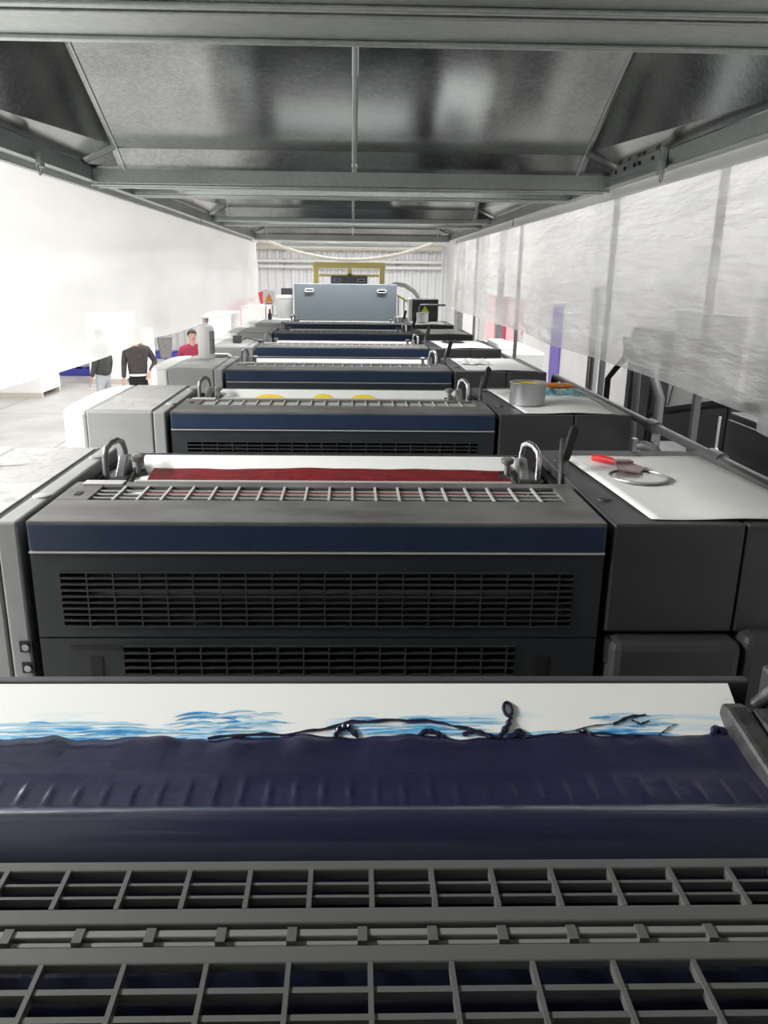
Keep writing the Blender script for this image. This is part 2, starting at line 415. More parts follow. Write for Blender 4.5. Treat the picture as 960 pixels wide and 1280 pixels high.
# flat sheets that close the gaps between paired beams
for a, b in ((5.36, 6.08), (9.66, 10.2), (2.045, 2.075), (-1.0, 1.72)):
    cpart(MB().box(-XE, XE, a, b, 3.40, 3.412), 'gap_sheet', M['galv'])
def bay(ya, yb):
    # hopper shaped hood: long slope falling away, lip, steep near face, two side slopes; split by a seam at the middle
    yf = yb-.14; yr = ya+.25
    zf = 3.43; ze = 3.335
    zr = zf+(yf-yr)*.238
    Xf = 1.36; Xr = Xf-(yf-yr)*.116
    t = .012
    def slab(q, name):
        vs = [Vector(p) for p in q]
        nrm = (vs[1]-vs[0]).cross(vs[2]-vs[0]).normalized()
        if nrm.z < 0: nrm = -nrm
        v2 = [p + nrm*t for p in vs]
        k = len(vs)
        fs = [tuple(range(k)), tuple(range(2*k-1, k-1, -1))] + [((i+1)%k, i, k+i, k+(i+1)%k) for i in range(k)]
        cpart(MB().add(vs+v2, fs), name, M['galv'])
    for s in (-1, 1):
        a, b = (-Xr, -.004) if s < 0 else (.026, Xr)
        af, bf = (-Xf, -.004) if s < 0 else (.026, Xf)
        slab([(a,yr,zr),(b,yr,zr),(bf,yf,zf),(af,yf,zf)], 'slope_panel')
        slab([(af,yf,zf),(bf,yf,zf),(bf,yb,ze),(af,yb,ze)], 'lip_panel')
        slab([(af,ya,3.36),(bf,ya,3.36),(b,yr,zr),(a,yr,zr)], 'near_panel')
        slab([(s*Xr,yr,zr),(s*Xf,yf,zf),(s*XE,yf,3.34),(s*XE,yr,3.34)], 'side_panel')
        slab([(s*Xf,yf,zf),(s*Xf,yb,ze),(s*XE,yb,3.335),(s*XE,yf,3.34)], 'side_panel')
        slab([(s*Xf,ya,3.36),(s*Xr,yr,zr),(s*XE,yr,3.34),(s*XE,ya,3.34)], 'side_panel')
    yr1 = yr
    # raised standing seams
    sm = MB().tube([(.011, yr1, zr-.002), (.011, yf, zf-.002)], .012, 6)
    cpart(sm, 'seam', M['galvb'])
    cpart(MB().tube([(.011, yf, zf-.002), (.011, yb, ze-.002)], .010, 6), 'seam', M['galvb'])
    for s in (-1, 1):
        cpart(MB().tube([(s*Xr, yr1, zr-.002), (s*Xf, yf, zf-.002)], .007, 6), 'seam', M['galvb'])
        cpart(MB().tube([(s*Xf, yf, zf-.002), (s*Xf, yb, ze-.002)], .007, 6), 'seam', M['galvb'])
bay(2.325, 5.2)
bay(6.24, 9.5)
bay(10.36, 13.5)
for s in (-1, 1):
    b = MB().box(s*1.56 if s > 0 else -1.60, s*1.60 if s > 0 else -1.56, -1.0, 13.7, 3.27, 3.40)
    b.box(min(s*1.54, s*1.60), max(s*1.54, s*1.60), -1.0, 13.7, 3.263, 3.275)
    cpart(b, 'side_rail', M['galvb'], bevel=.003)
# splice plate with bolts on the side rail
sp = MB().box(1.545, 1.556, 4.35, 5.1, 3.30, 3.37)
cpart(sp, 'splice_plate', M['galvb'], bevel=.002)
for yy in (4.42, 4.62, 4.70, 4.86, 5.02):
    cpart(MB().tube([(1.546, yy, 3.335), (1.534, yy, 3.335)], .011, 6), 'bolt', M['iron'])
cpart(MB().box(1.535, 1.556, 4.26, 4.30, 3.28, 3.40), 'splice_bracket', M['galvb'])
for yy in (3.97, 5.55, 8.6, 11.6):
    cpart(MB().box(1.715, 1.75, yy-.018, yy+.018, 0, 3.40), 'post', M['pipe'], bevel=.004)
    cpart(MB().box(1.56, 1.77, yy-.03, yy+.03, 3.40, 3.45), 'post_bracket', M['galvb'])
for s in (-1, 1):
    for yy in (0.5, 3.0, 7.0, 10.0, 13.0):
        cpart(MB().tube([(s*1.58, yy, 3.40), (s*1.58, yy, HZ)], .008, 6), 'hanger_rod', M['steel'])

# tube lamps added out of sight between paired canopy beams to brighten the press
for yy, wt in ((5.72, 13), (9.93, 16)):
    t = empty('added_canopy_lamp', (0, yy, 3.365), 'added tube lamp tucked between two beams of the canopy', 'lamp', 'added tube lamps between canopy beams')
    MB().box(-1.1, 1.1, -.05, .05, 0, .034).build('housing', M['lamphouse'], t)
    MB().tube([(-1.05,0,-.012), (1.05,0,-.012)], .012, 8).build('lit_tube', M['lamp'], t)
    ld = bpy.data.lights.new('lamp_light', 'AREA'); ld.shape = 'RECTANGLE'; ld.size = 2.1; ld.size_y = .05; ld.energy = wt; ld.spread = math.radians(115)
    lo = bpy.data.objects.new('lamp_light', ld); COL.objects.link(lo); lo.parent = t; lo.location = (0, 0, -.028)

# strip lamp housing under the far end of the canopy
t = empty('strip_lamp', (-.05, 14.3, 3.20), 'long slim unlit strip lamp hung at the far end of the canopy', 'lamp')
MB().box(-1.15, 1.15, -.04, .04, 0, .05).build('housing', M['galvb'], t, bevel=.006)
MB().tube([(-1.08,0,-.02), (1.08,0,-.02)], .018, 8).build('tube', M['white'], t)
for xx in (-1.1, 1.1): MB().box(xx-.03, xx+.03, -.025, .025, -.04, 0).build('lamp_holder', M['white'], t)
for xx in (-.9, .9): MB().tube([(xx,0,.05), (xx,0,HZ-3.20)], .006, 6).build('hanger_rod', M['steel'], t)

# ------------------------------------------------------------------ plastic curtains
def curtain(name, xs, y0, y1, zt, zb, matl, label, folds, seed, flare=0.0):
    t = empty(name, (xs, (y0+y1)/2, zt), label, 'curtain')
    rnd = random.Random(seed); ph = [rnd.uniform(0, 6) for _ in range(6)]
    yc = (y0+y1)/2; s = 1 if xs > 0 else -1
    def fn(u, v):
        y = y0 + (y1-y0)*u; d = v*(zt-zb)
        wav = .012*math.sin(y*1.3+ph[0]) + .006*math.sin(y*3.7+ph[1]+2*v)
        wav *= .25 + v
        k = max(0, min(1, (y-(y1-folds[0]))/folds[0])) if folds[0] else 0
        wav += k*k*folds[1]*math.sin(y*folds[2]+ph[2]+1.2*math.sin(v*3+ph[3]))*(.5+.5*v)
        wav += .010*math.sin(d*9+ph[4]+.4*math.sin(y*.9))*min(1, v*3)
        zz = -d + .008*math.sin(y*2.1+ph[5])*v
        return (s*(.012+abs(wav)*.2) + wav - s*flare*v, y-yc, zz)
    nu = int((y1-y0)*26)
    MB().grid(fn, nu, 16).build('sheet', matl, t, smooth=True)
    b = MB().box(-.010, .018, y0-yc, y1-yc, -.05, .012) if s > 0 else MB().box(-.018, .010, y0-yc, y1-yc, -.03, .012)
    b.build('batten', M['white'] if s > 0 else M['galvb'], t)
    return t
curtain('plastic_curtain', -1.615, 3.35, 14.4, 3.262, 2.212, M['sheetL'], 'milky white plastic sheet hanging from the canopy beside the people', (2.6, .05, 16), 3)
curtain('plastic_curtain', 1.615, .4, 13.2, 3.262, 2.222, M['sheetR'], 'clear wrinkled plastic sheet hanging from the canopy over the handrail', (2.2, .09, 13), 11)
t = empty('plastic_flap', (1.675, 2.75, 3.25), 'dusty plastic flap behind the wrinkled curtain by dark cabinets', 'curtain')
def fn(u, v): return (.012*math.sin(u*5+v*2), -.85+1.35*u, -1.11*v - .05*(1-u)*v)
MB().grid(fn, 24, 10).build('sheet', M['sheetD'], t, smooth=True)
MB().box(-.01, .01, -.85, .5, -.02, .02).build('batten', M['white'], t)

def ring_hook(x, y, z, label, r=.022, clip=True):
    t = empty('ring_hook', (x, y, z), label, 'hook', 'hooks on the canopy edges')
    MB().tube(arc((0,0,-.045), r, 100, 400, 14, 'yz'), .004, 6).build('ring', M['steel'], t, smooth=True)
    MB().tube([(0,0,-.026), (0,0,.02)], .004, 6).build('shank', M['steel'], t)
    if clip: MB().box(-.012, .012, -.012, .045, -.03, .04).build('clip', M['galvb'], t, bevel=.003)
ring_hook(-1.525, 4.25, 3.262, 'ring hook in a steel clip above the milky plastic sheet')
ring_hook(-1.525, 8.6, 3.262, 'slim hook hanging over the milky plastic sheet', .016, False)
ring_hook(1.522, 4.22, 3.262, 'ring hook in a steel clip on the rail above the clear wrinkled sheet', .018)
ring_hook(1.522, 8.0, 3.262, 'slim hook hanging over the clear wrinkled sheet', .02, False)

# ------------------------------------------------------------------ printing units
T = 2.239; CXU = -.068; PITCH = 1.41
def guard_grille(parent, nm, x0, x1, z0, z1, rows, dx, y, single, mt, bw=.0017, first_short=None):
    """raised grille bars in front of an opening; one object per bar when single"""
    hz = [z0 + (z1-z0)*i/rows for i in range(rows+1)]
    vx = []; xx = x0 + dx
    while xx < x1-.01: vx.append(xx); xx += dx
    if single:
        h = MB().box(x0, x1, -.004, .006, -bw, bw).mesh('grille_bar', mt)
        v = MB().box(-bw, bw, -.003, .007, z0, z1).mesh('grille_bar', mt)
        for z in hz:
            o = bpy.data.objects.new('grille_bar', h); COL.objects.link(o); o.parent = parent; o.location = (0, y, z)
        for x in vx:
            o = bpy.data.objects.new('grille_bar', v); COL.objects.link(o); o.parent = parent; o.location = (x, y, 0)
    else:
        g = MB()
        for z in hz: g.box(x0, x1, y-.004, y+.006, z-bw, z+bw)
        for x in vx: g.box(x-bw, x+bw, y-.003, y+.007, z0, z1)
        tag(g.build('grille_bars', mt, parent), kind='stuff')

def framed(parent, name, x0, x1, z0, z1, ox0, ox1, oz0, oz1, y0, y1, mt):
    b = MB()
    b.box(x0, x1, y0, y1, oz1, z1); b.box(x0, x1, y0, y1, z0, oz0)
    b.box(x0, ox0, y0, y1, oz0, oz1); b.box(ox1, x1, y0, y1, oz0, oz1)
    return b.build(name, mt, parent)

def latch(t, x, y, side, chrome=False):
    """arched hand grip with clamp block and thumb knob at a fountain end"""
    z0 = T-.045
    bl = MB().box(x-.035, x+.04, y-.05, y+.06, z0-.03, z0+.012).build('clamp_block', M['iron'], t, bevel=.008)
    wdg = MB().prism([(y-.045, z0), (y+.06, z0), (y+.06, z0+.055), (y+.02, z0+.06)], 'x', x-.012*side-.012, x-.012*side+.014)
    wdg.build('clamp_wedge', M['castgrey'], t, bevel=.004)
    mt = M['chrome'] if chrome else M['castgrey']
    pts = [(x+.025*-side*-1, y-.03, z0)]
    hx = x - .022*(-side)
    pts = [(hx, y-.035, z0-.005), (hx, y-.035, z0+.070), (hx-.003*side, y-.030, z0+.088), (hx-.010*side, y-.005, z0+.100),
           (hx-.020*side, y+.025, z0+.102), (hx-.028*side, y+.040, z0+.094), (hx-.032*side, y+.045, z0+.07), (hx-.034*side, y+.046, z0+.005)]
    MB().tube(pts, .0085, 10).build('hand_grip', mt, t, smooth=True)
    MB().lathe([(.016,0),(.016,.008)], (hx, y-.035, z0-.002), 12).build('grip_collar', mt, t)
    kx = x - .058*side
    MB().tube([(x, y-.02, z0-.01), (kx-.02*side, y+.01, z0+.012)], .014, 8).build('hinge_arm', M['iron'], t)
    k = MB().lathe([(.008,0),(.008,.045),(.017,.05),(.019,.062),(.012,.066)], (kx, y, z0), 14).build('thumb_screw', M['castgrey'], t, smooth=True)
    ep = MB().prism([(y-.10, T-.10), (y+.12, T-.07), (y+.12, T-.015), (y+.02, T-.02), (y-.10, T-.05)], 'x', x-.045*side-.004, x-.045*side+.006)
    ep.build('fountain_end_plate', M['iron'], t, bevel=.003)

def ink_boundary(x, seed, amp):
    return amp*(math.sin(x*7+seed)*.5 + math.sin(x*17+seed*2)*.3 + math.sin(x*41+seed*3)*.2)

def make_unit(loc, label, detail, ink=None, front_open=False):
    t = empty('printing_unit', loc, label, 'printing unit', 'printing units in one line under the canopy')
    W2 = .6225
    # ---- core body and base
    MB().box(-W2+.01, W2-.01, .05, .70, 0, T-.56).build('body', M['black_panel'], t)
    MB().box(-W2+.01, W2-.01, .66, .70, T-.56, T-.05).build('rear_wall', M['black_panel'], t)
    for s in (-1, 1):
        MB().box(s*W2-.008, s*W2+.008, .02, .70, T-.56, T-.03).build('side_frame', M['black'], t)
    MB().box(-W2, W2, .71, 1.40, 0, 1.25).build('base', M['dgrey'], t, bevel=.01)
    # rollers seen through the grilles
    for (yy, zz, rr, mm) in ((.16, T-.17, .05, 'roller'), (.15, T-.225, .03, 'roller_pale'), (.18, T-.34, .05, 'roller_pale'), (.2, T-.46, .06, 'roller')):
        MB().tube([(-W2+.03, yy, zz), (W2-.03, yy, zz)], rr, 20).build('ink_roller', M[mm], t, smooth=True)
    # ---- front
    MB().box(-W2, W2, -.004, .03, T-.067, T-.006).build('navy_band', M['navy'], t, bevel=.004)
    MB().box(-W2, W2, -.006, .02, T-.0715, T-.068).build('trim_strip', M['slotbar'], t)
    g = framed(t, 'upper_guard', -W2, W2, T-.270, T-.072, -.564, .56, T-.244, T-.116, 0, .03, M['black_panel'])
    guard_grille(g, 'bar', -.564, .56, T-.244, T-.116, 9, .0575, 0, detail >= 2, M['bar'])
    g2 = framed(t, 'lower_guard', -W2, W2, T-.56, T-.274, -.44, .44, T-.40, T-.292, 0, .03, M['black_panel'])
    guard_grille(g2, 'bar', -.44, .44, T-.40, T-.292, 6, .0575, 0, detail >= 2, M['bar'])
    MB().box(-.556, -.50, -.002, .001, T-.300, T-.290).build('vent_slot', M['black'], g2)
    MB().box(-.498, -.445, -.002, .001, T-.300, T-.290).build('vent_slot', M['black'], g2)
    MB().box(-.515, -.488, -.002, .002, T-.385, T-.318).build('grip_recess', M['black'], g2)
    MB().box(.49, .517, -.002, .002, T-.385, T-.318).build('grip_recess', M['black'], g2)
    # ---- left cover: grey box, narrow strip, off white rounded end
    zc = T-.003; y1 = .765
    MB().box(-.943, -.692, 0, y1, .7, zc).build('operator_cover', M['grey'], t, bevel=.006)
    MB().box(-.930, -.700, .035, y1-.03, zc-.001, zc+.003).build('cover_mat', M['stained'], t, bevel=.002)
    MB().box(-.690, -.643, 0, y1, .7, zc).build('narrow_cover', M['grey'], t, bevel=.006)
    for yy in (.20, .62):
        MB().lathe([(.020,0),(.019,.004),(.010,.006)], (-.664, yy, zc), 16).build('cover_plug', M['grey_top'], t)
    pl = [(-.945, 0), (-.945, y1), (-1.0, y1-.012), (-1.035, y1-.05), (-1.06, y1-.13), (-1.07, y1-.26), (-1.066, .2), (-1.045, .05), (-1.01, 0)]
    MB().prism(pl, 'z', .7, zc).build('rounded_end', M['cream'], t, bevel=.012)
    MB().box(-1.0, -.70, .03, y1-.05, 0, .7).build('cover_plinth', M['dgrey'], t)
    for zz in (T-.293, T-.345):
        MB().box(-.668, -.640, -.003, .004, zz-.013, zz+.013).build('lock_plate', M['black'], t)
        MB().tube([(-.654, -.003, zz), (-.654, -.008, zz)], .008, 10).build('lock_screw', M['steel'], t)
    # ---- right cover
    MB().box(.640, .929, 0, y1, T-.258, zc).build('drive_cover', M['dgrey'], t, bevel=.006)
    MB().box(.933, 1.154, 0, y1, T-.258, zc).build('drive_cover', M['dgrey'], t, bevel=.006)
    MB().box(.650, .940, -.045, y1, .5, T-.266).build('lower_drive_cover', M['dgrey'], t, bevel=.018)
    MB().box(.946, 1.160, -.045, y1, .5, T-.250).build('lower_drive_cover', M['dgrey'], t, bevel=.018)
    MB().box(.68, 1.12, .02, y1-.05, 0, .5).build('cover_plinth', M['dgrey'], t)
    MB().box(.645, .652, -.012, .01, T-.33, T-.27).build('hinge_strip', M['steel'], t)
    for yy in (.20, .62):
        MB().lathe([(.018,0),(.017,.004),(.009,.006)], (.675, yy, zc), 16).build('cover_plug', M['dgrey'], t)
    # ---- top cover with slot rows
    if not front_open:
        tc = MB().box(-W2, W2, -.003, .168, T-.012, T)
        tc.box(-W2, -.545, .168, .335, T-.012, T); tc.box(.575, W2, .168, .335, T-.012, T)
        tc.box(-.545, .575, .292, .335, T-.012, T)
        c = tc.build('top_cover', M['cover'], t, bevel=.0025)
        MB().box(-.57, .60, .16, .30, T-.06, T-.05).build('slot_floor', M['black'], c)
        nb = 19; x0, x1 = -.545, .575
        if detail >= 2:
            hm = MB().box(x0, x1, -.0022, .0022, -.004, 0).mesh('slot_bar', M['slotbar'])
            vm = MB().box(-.0028, .0028, .168, .292, -.004, .0005).mesh('slot_bar', M['slotbar'])
            for yy in (.2, .231, .262):
                o = bpy.data.objects.new('slot_bar', hm); COL.objects.link(o); o.parent = c; o.location = (0, yy, T-.003)
            for i in range(1, nb+1):
                o = bpy.data.objects.new('slot_bar', vm); COL.objects.link(o); o.parent = c; o.location = (x0+(x1-x0)*i/(nb+1), 0, T)
        else:
            g = MB()
            for yy in (.2, .231, .262): g.box(x0, x1, yy-.0022, yy+.0022, T-.007, T-.003)
            for i in range(1, nb+1):
                q = x0+(x1-x0)*i/(nb+1); g.box(q-.0028, q+.0028, .168, .292, T-.004, T+.0005)
            tag(g.build('slot_bars', M['slotbar'], c), kind='stuff')
        MB().box(-.48, .48, .332, .342, T-.008, T+.004).build('cover_edge_bar', M['slotbar'], t, bevel=.002)
        MB().box(-.60, -.50, .30, .338, T, T+.004).build('end_tab', M['slotbar'], t, bevel=.002)
        MB().box(-.59, -.575, .205, .235, T, T+.0015).build('cover_latch_slot', M['black'], t)
        # ---- ink fountain
        fx0, fx1 = -.54, .555
        MB().tube([(fx0-.02, .41, T-.105), (fx1+.02, .41, T-.105)], .05, 24).build('fountain_roller', M['roller'], t, smooth=True)
        zp = lambda y: T-.055 + (y-.47)/(.69-.47)*.046
        MB().prism([(.45, T-.075), (.47, T-.055), (.69, T-.009), (.69, T-.022), (.47, T-.09)], 'x', fx0, fx1).build('fountain_plate', M['plate'], t)
        MB().box(fx0-.02, fx1+.02, .690, .70, T-.06, T-.006).build('plate_rim', M['black_panel'], t)
        if ink:
            kind, mtl = ink
            if kind == 'full':
                def fn(u, v):
                    x = fx0+.045+(fx1-fx0-.055)*u
                    e = .600 + ink_boundary(x, 1.3, .008)
                    y = .43 + (e-.43)*v
                    z = max(zp(y), T-.066) + .004*math.sin(PI*min(1, v*1.02))+.0008
                    return (x, y, z)
                MB().grid(fn, 120, 6).build('ink', mtl, t, smooth=True)
            else:
                for (cx, hw, seed) in ((-.30, .085, 1), (-.06, .055, 2), (.12, .075, 5)):
                    def fn(u, v, cx=cx, hw=hw, seed=seed):
                        x = cx + hw*(2*u-1)
                        e = .52 + .11*max(0, 1-(2*u-1)**2)**.5 + ink_boundary(x, seed, .01)
                        y = .46 + (e-.46)*v
                        return (x, y, max(zp(y), T-.06)+.0008+.004*math.sin(PI*min(1, v)))
                    MB().grid(fn, 16, 5).build('ink', mtl, t, smooth=True)
    latch(t, -.585, .555, -1, False)
    if not front_open: latch(t, .565, .545, 1, True)
    # black throw-off lever
    lv = MB().tube([(.628, .42, T-.05), (.636, .46, T+.03), (.656, .53, T+.075)], [.007, .008, .009], 8)
    lo = lv.build('lever', M['iron'], t, smooth=True)
    MB().prism([(.640, T+.035), (.662, T+.03), (.682, T+.115), (.668, T+.130), (.658, T+.12)], 'y', .47, .486).build('lever_grip', M['black'], lo, bevel=.004)
    return t

ulabels = {
 2: 'printing unit with a band of dark red ink in its fountain',
 3: 'printing unit with yellow ink blotches in its fountain',
 4: 'printing unit with a white jug standing on its grey cover',
 5: 'printing unit with a small black box on its pale cover',
 6: 'printing unit next in line after the one carrying the small black box',
 7: 'printing unit directly in front of the tall blue grey delivery panel',
}
U = {}
U[2] = make_unit((CXU, 1.64, 0), ulabels[2], 2, ('full', M['ink_red']))
U[3] = make_unit((CXU, 1.64+PITCH, 0), ulabels[3], 2, ('blots', M['ink_yellow']))
U[4] = make_unit((CXU, 1.64+2*PITCH, 0), ulabels[4], 1, None)
for k in (5, 6, 7):
    U[k] = copy_tree(U[4]); U[k].location = (CXU, 1.64+(k-2)*PITCH, 0); U[k]['label'] = ulabels[k]

# ---- the open unit nearest the lens: fountain full of dark blue ink
U1 = make_unit((CXU, .23, 0), 'printing unit with a fountain full of dark blue ink', 1, None, front_open=True)
def W1(X, Y): return (X-CXU, Y-.23)
px0, px1 = -.56, .573
# plate: far edge world (Y .95, Z 2.23), falling towards the roller
pz = lambda y: 2.150 + (y-.58)/(.72-.58)*.080
MB().prism([(.56, 2.10), (.58, 2.150), (.66, 2.195), (.72, 2.230), (.72, 2.215), (.58, 2.09)], 'x', px0, px1).build('fountain_plate', M['smeared'], U1)
def pz(y):
    if y < .58: return 2.10+(y-.56)/.02*.05
    if y < .66: return 2.150+(y-.58)/.08*.045
    return 2.195+(y-.66)/.06*.035
MB().box(px0-.02, px1+.03, .7205, .737, 2.14, 2.233).build('plate_rim', M['dgrey'], U1, bevel=.003)
MB().tube([(px0-.03, .481, 2.151), (px1+.06, .481, 2.151)], .055, 48).build('fountain_roller', M['roller_blue'], U1, smooth=True)
# ink pool with a ragged edge climbing the plate
EDGE = [(-.60,.650),(-.40,.648),(-.36,.652),(-.31,.655),(-.27,.650),(-.22,.653),(-.16,.654),(-.10,.650),(-.04,.653),(0,.656),(.05,.653),(.10,.654),
        (.16,.656),(.22,.650),(.30,.654),(.36,.657),(.42,.653),(.48,.654),(.52,.656),(.60,.655)]
def edge(x):
    for (a, ya), (b, yb) in zip(EDGE, EDGE[1:]):
        if a <= x <= b:
            k = (x-a)/(b-a); k = k*k*(3-2*k); return ya+(yb-ya)*k + .0012*math.sin(x*60)+.0008*math.sin(x*143)
    return .652
def fn(u, v):
    x = px0+.004+(px1-px0-.012)*u
    e = edge(x); y0 = .500; y = y0 + (e-y0)*v
    zs = 2.186 + (pz(e)-2.186)*min(1, max(0, (v-.55)/.45))
    lump = .0013*math.exp(-((v-.28)/.14)**2)*max(0, math.sin(x*2*PI/.031+1.3*math.sin(x*3)))**3
    lump += .0022*math.exp(-((v-.86)/.10)**2)*(.5+.5*math.sin(x*37+3*math.sin(x*11)))
    return (x, y, zs + .0025*math.sin(PI*v)**.5*(1 if v < 1 else 0) + lump + .0006)
MB().grid(fn, 420, 26).build('ink', M['ink_blue'], U1, smooth=True)
# ink strings and drips dragged up the plate
def on_plate(x, y, lift=.0012): return (x, y, pz(y)+lift)
def string(pts, r):
    out = []
    for (a, b) in zip(pts, pts[1:]):
        for k in range(6):
            q = k/6; out.append((a[0]+(b[0]-a[0])*q, a[1]+(b[1]-a[1])*q + .0007*math.sin(40*(a[0]+(b[0]-a[0])*q)*3)))
    out.append(pts[-1])
    n = len(out)
    rr = [r*(.55+.45*math.sin(PI*min(1, (i+1)/n*1.0)))*(1+.25*math.sin(i*1.7)) for i in range(n)]
    MB().tube([on_plate(*p) for p in out], rr, 8).build('ink_string', M['ink_blue'], U1, smooth=True)
string([(-.02,.655),(.03,.662),(.07,.671),(.13,.673),(.19,.669),(.235,.655)], .0020)
string([(.10,.673),(.16,.6735),(.215,.664),(.26,.652)], .0012)
string([(.048,.652),(.056,.664),(.066,.664),(.078,.652)], .0046)
string([(-.11,.652),(-.06,.656),(.0,.656)], .0022)
string([(.15,.652),(.165,.660),(.18,.656),(.19,.651)], .0034)
string([(.21,.655),(.225,.659),(.245,.654),(.26,.652)], .0036)
string([(.255,.651),(.268,.664),(.275,.676)], .0042)
string([(.268,.650),(.285,.659),(.29,.650)], .0046)
MB().tube([on_plate(.272+.0055*math.cos(a), .6855+.0085*math.sin(a), .002) for a in [2*PI*i/18 for i in range(19)]], .0022, 8).build('ink_loop', M['ink_blue'], U1, smooth=True)
string([(.27,.653),(.33,.655),(.39,.656),(.46,.652)], .0018)
string([(.355,.651),(.36,.660),(.368,.659),(.372,.651)], .0028)
string([(.405,.668),(.425,.675),(.45,.679)], .0022)
string([(.43,.672),(.44,.667),(.452,.672)], .0014)
string([(.452,.652),(.462,.656),(.475,.663),(.487,.667)], .0007)
string([(.33,.656),(.37,.664),(.41,.669)], .0008)
string([(.525,.650),(.536,.662),(.556,.652)], .0048)
# brushed cyan streaks left on the plate by the knife, joined per patch
def streaks(cx, hw, y0, y1, n_, seed, bend):
    rnd = random.Random(seed); b = [MB(), MB(), MB()]
    for i in range(n_):
        L_ = rnd.uniform(.02, .09)*hw/.07; x0_ = cx+rnd.uniform(-hw, hw)-L_/2; yy = rnd.uniform(y0, y1); wd = rnd.uniform(.0003, .0014)
        tl = rnd.uniform(-.04, .10)*bend
        def f(u, v): 
            x = x0_+L_*u; y = yy + tl*L_*u - bend*.07*L_*(2*u-1)**2 + (v-.5)*2*wd*(math.sin(PI*u)**.6 if 0 < u < 1 else 0)
            return (x, y, pz(y)+.0005+.00012*(i % 5))
        b[rnd.choice((0,0,0,0,1,1,1,1,1,1))].grid(f, 10, 1)
    for q, mm in zip(b, ('ink_cyan', 'ink_pale', 'ink_blue')):
        if q.v: tag(q.build('ink_streaks', M[mm], U1), kind='stuff')
streaks(-.29, .085, .648, .672, 46, 1, .3)
streaks(-.36, .06, .646, .662, 30, 2, .3)
streaks(-.085, .055, .664, .685, 30, 3, 1.0)
streaks(-.19, .06, .652, .664, 22, 4, .5)
streaks(-.10, .06, .652, .662, 16, 9, .5)
streaks(.16, .085, .654, .677, 40, 5, .4)
streaks(.425, .045, .660, .680, 22, 6, .6)
streaks(.45, .06, .650, .658, 14, 7, .2)

# near guard: two slotted panels of pale bars over the roller train
gz = 2.222
ng = MB()
ng.box(-.60, .60, .385, .397, gz-.012, gz)                  # rear rim
ng.box(-.60, .60, .322, .339, gz-.014, gz)                  # broad bar
ng.box(-.60, -.585, .339, .385, gz-.012, gz); ng.box(.585, .60, .339, .385, gz-.012, gz)
g1 = ng.build('rear_guard', M['barl'], U1, bevel=.0015)
hm = MB().box(-.59, .59, -.0016, .0016, -.008, 0).mesh('grille_bar', M['barl'])
vm = MB().box(-.0022, .0022, .339, .386, -.009, .0008).mesh('grille_bar', M['barl'])
for yy in (.354, .3695):
    o = bpy.data.objects.new('grille_bar', hm); COL.objects.link(o); o.parent = g1; o.location = (0, yy, gz-.002)
x = -.578
while x < .58:
    o = bpy.data.objects.new('grille_bar', vm); COL.objects.link(o); o.parent = g1; o.location = (x, 0, gz-.001); x += .0555
# hinge line between the guards
hl = MB().box(-.60, .60, .311, .3185, gz-.010, gz-.003)
hl.box(-.60, .60, .304, .309, gz-.016, gz-.006)
h1 = hl.build('hinge_strip', M['hinge'], U1, bevel=.001)
vm = MB().box(-.004, .004, .304, .319, -.012, 0).mesh('hinge_knuckle', M['barl'])
x = -.57
while x < .58:
    o = bpy.data.objects.new('hinge_knuckle', vm); COL.objects.link(o); o.parent = h1; o.location = (x, 0, gz-.0015); x += .0590
g2 = MB()
g2.box(-.60, .60, .283, .300, gz-.012, gz-.002)
g2.box(-.60, .60, .02, .07, gz-.012, gz-.002)
g2.box(-.60, -.585, .07, .283, gz-.012, gz-.002); g2.box(.585, .60, .07, .283, gz-.012, gz-.002)
g2 = g2.build('front_guard', M['barl'], U1, bevel=.0015)
hm = MB().box(-.59, .59, -.0027, .0027, -.008, 0).mesh('grille_bar', M['barl'])
vm = MB().box(-.0020, .0020, .07, .284, -.009, .0005).mesh('grille_bar', M['barl'])
for yy in (.259, .235, .211, .187, .163, .139, .115, .091):
    o = bpy.data.objects.new('grille_bar', hm); COL.objects.link(o); o.parent = g2; o.location = (0, yy, gz-.004)
x = -.57
while x < .58:
    o = bpy.data.objects.new('grille_bar', vm); COL.objects.link(o); o.parent = g2; o.location = (x, 0, gz-.003); x += .0655
for (yy, zz, rr, mm) in ((.36, 2.10, .05, 'roller_blue'), (.26, 2.12, .045, 'roller'), (.16, 2.11, .05, 'roller'), (.30, 2.02, .05, 'roller')):
    MB().tube([(-.59, yy, zz), (.59, yy, zz)], rr, 24).build('ink_roller', M[mm], U1, smooth=True)
# fountain end block on the drive side
eb = MB().prism([(.505, 2.165), (.50, 2.200), (.60, 2.216), (.665, 2.226), (.685, 2.222), (.69, 2.19), (.60, 2.16)], 'x', .548, .578)
eb.build('fountain_end_block', M['iron'], U1, bevel=.006)
MB().box(.580, .616, .50, .67, 2.15, 2.225).build('end_bracket', M['iron'], U1, bevel=.008)
MB().tube([(.60, .69, 2.215), (.612, .675, 2.245), (.625, .64, 2.25), (.64, .60, 2.235)], [.010, .011, .011, .010], 10).build('end_lever', M['iron'], U1, smooth=True)
MB().box(.452, .50, .34, .375, gz, gz+.012).build('guard_catch', M['dgrey'], U1, bevel=.004)

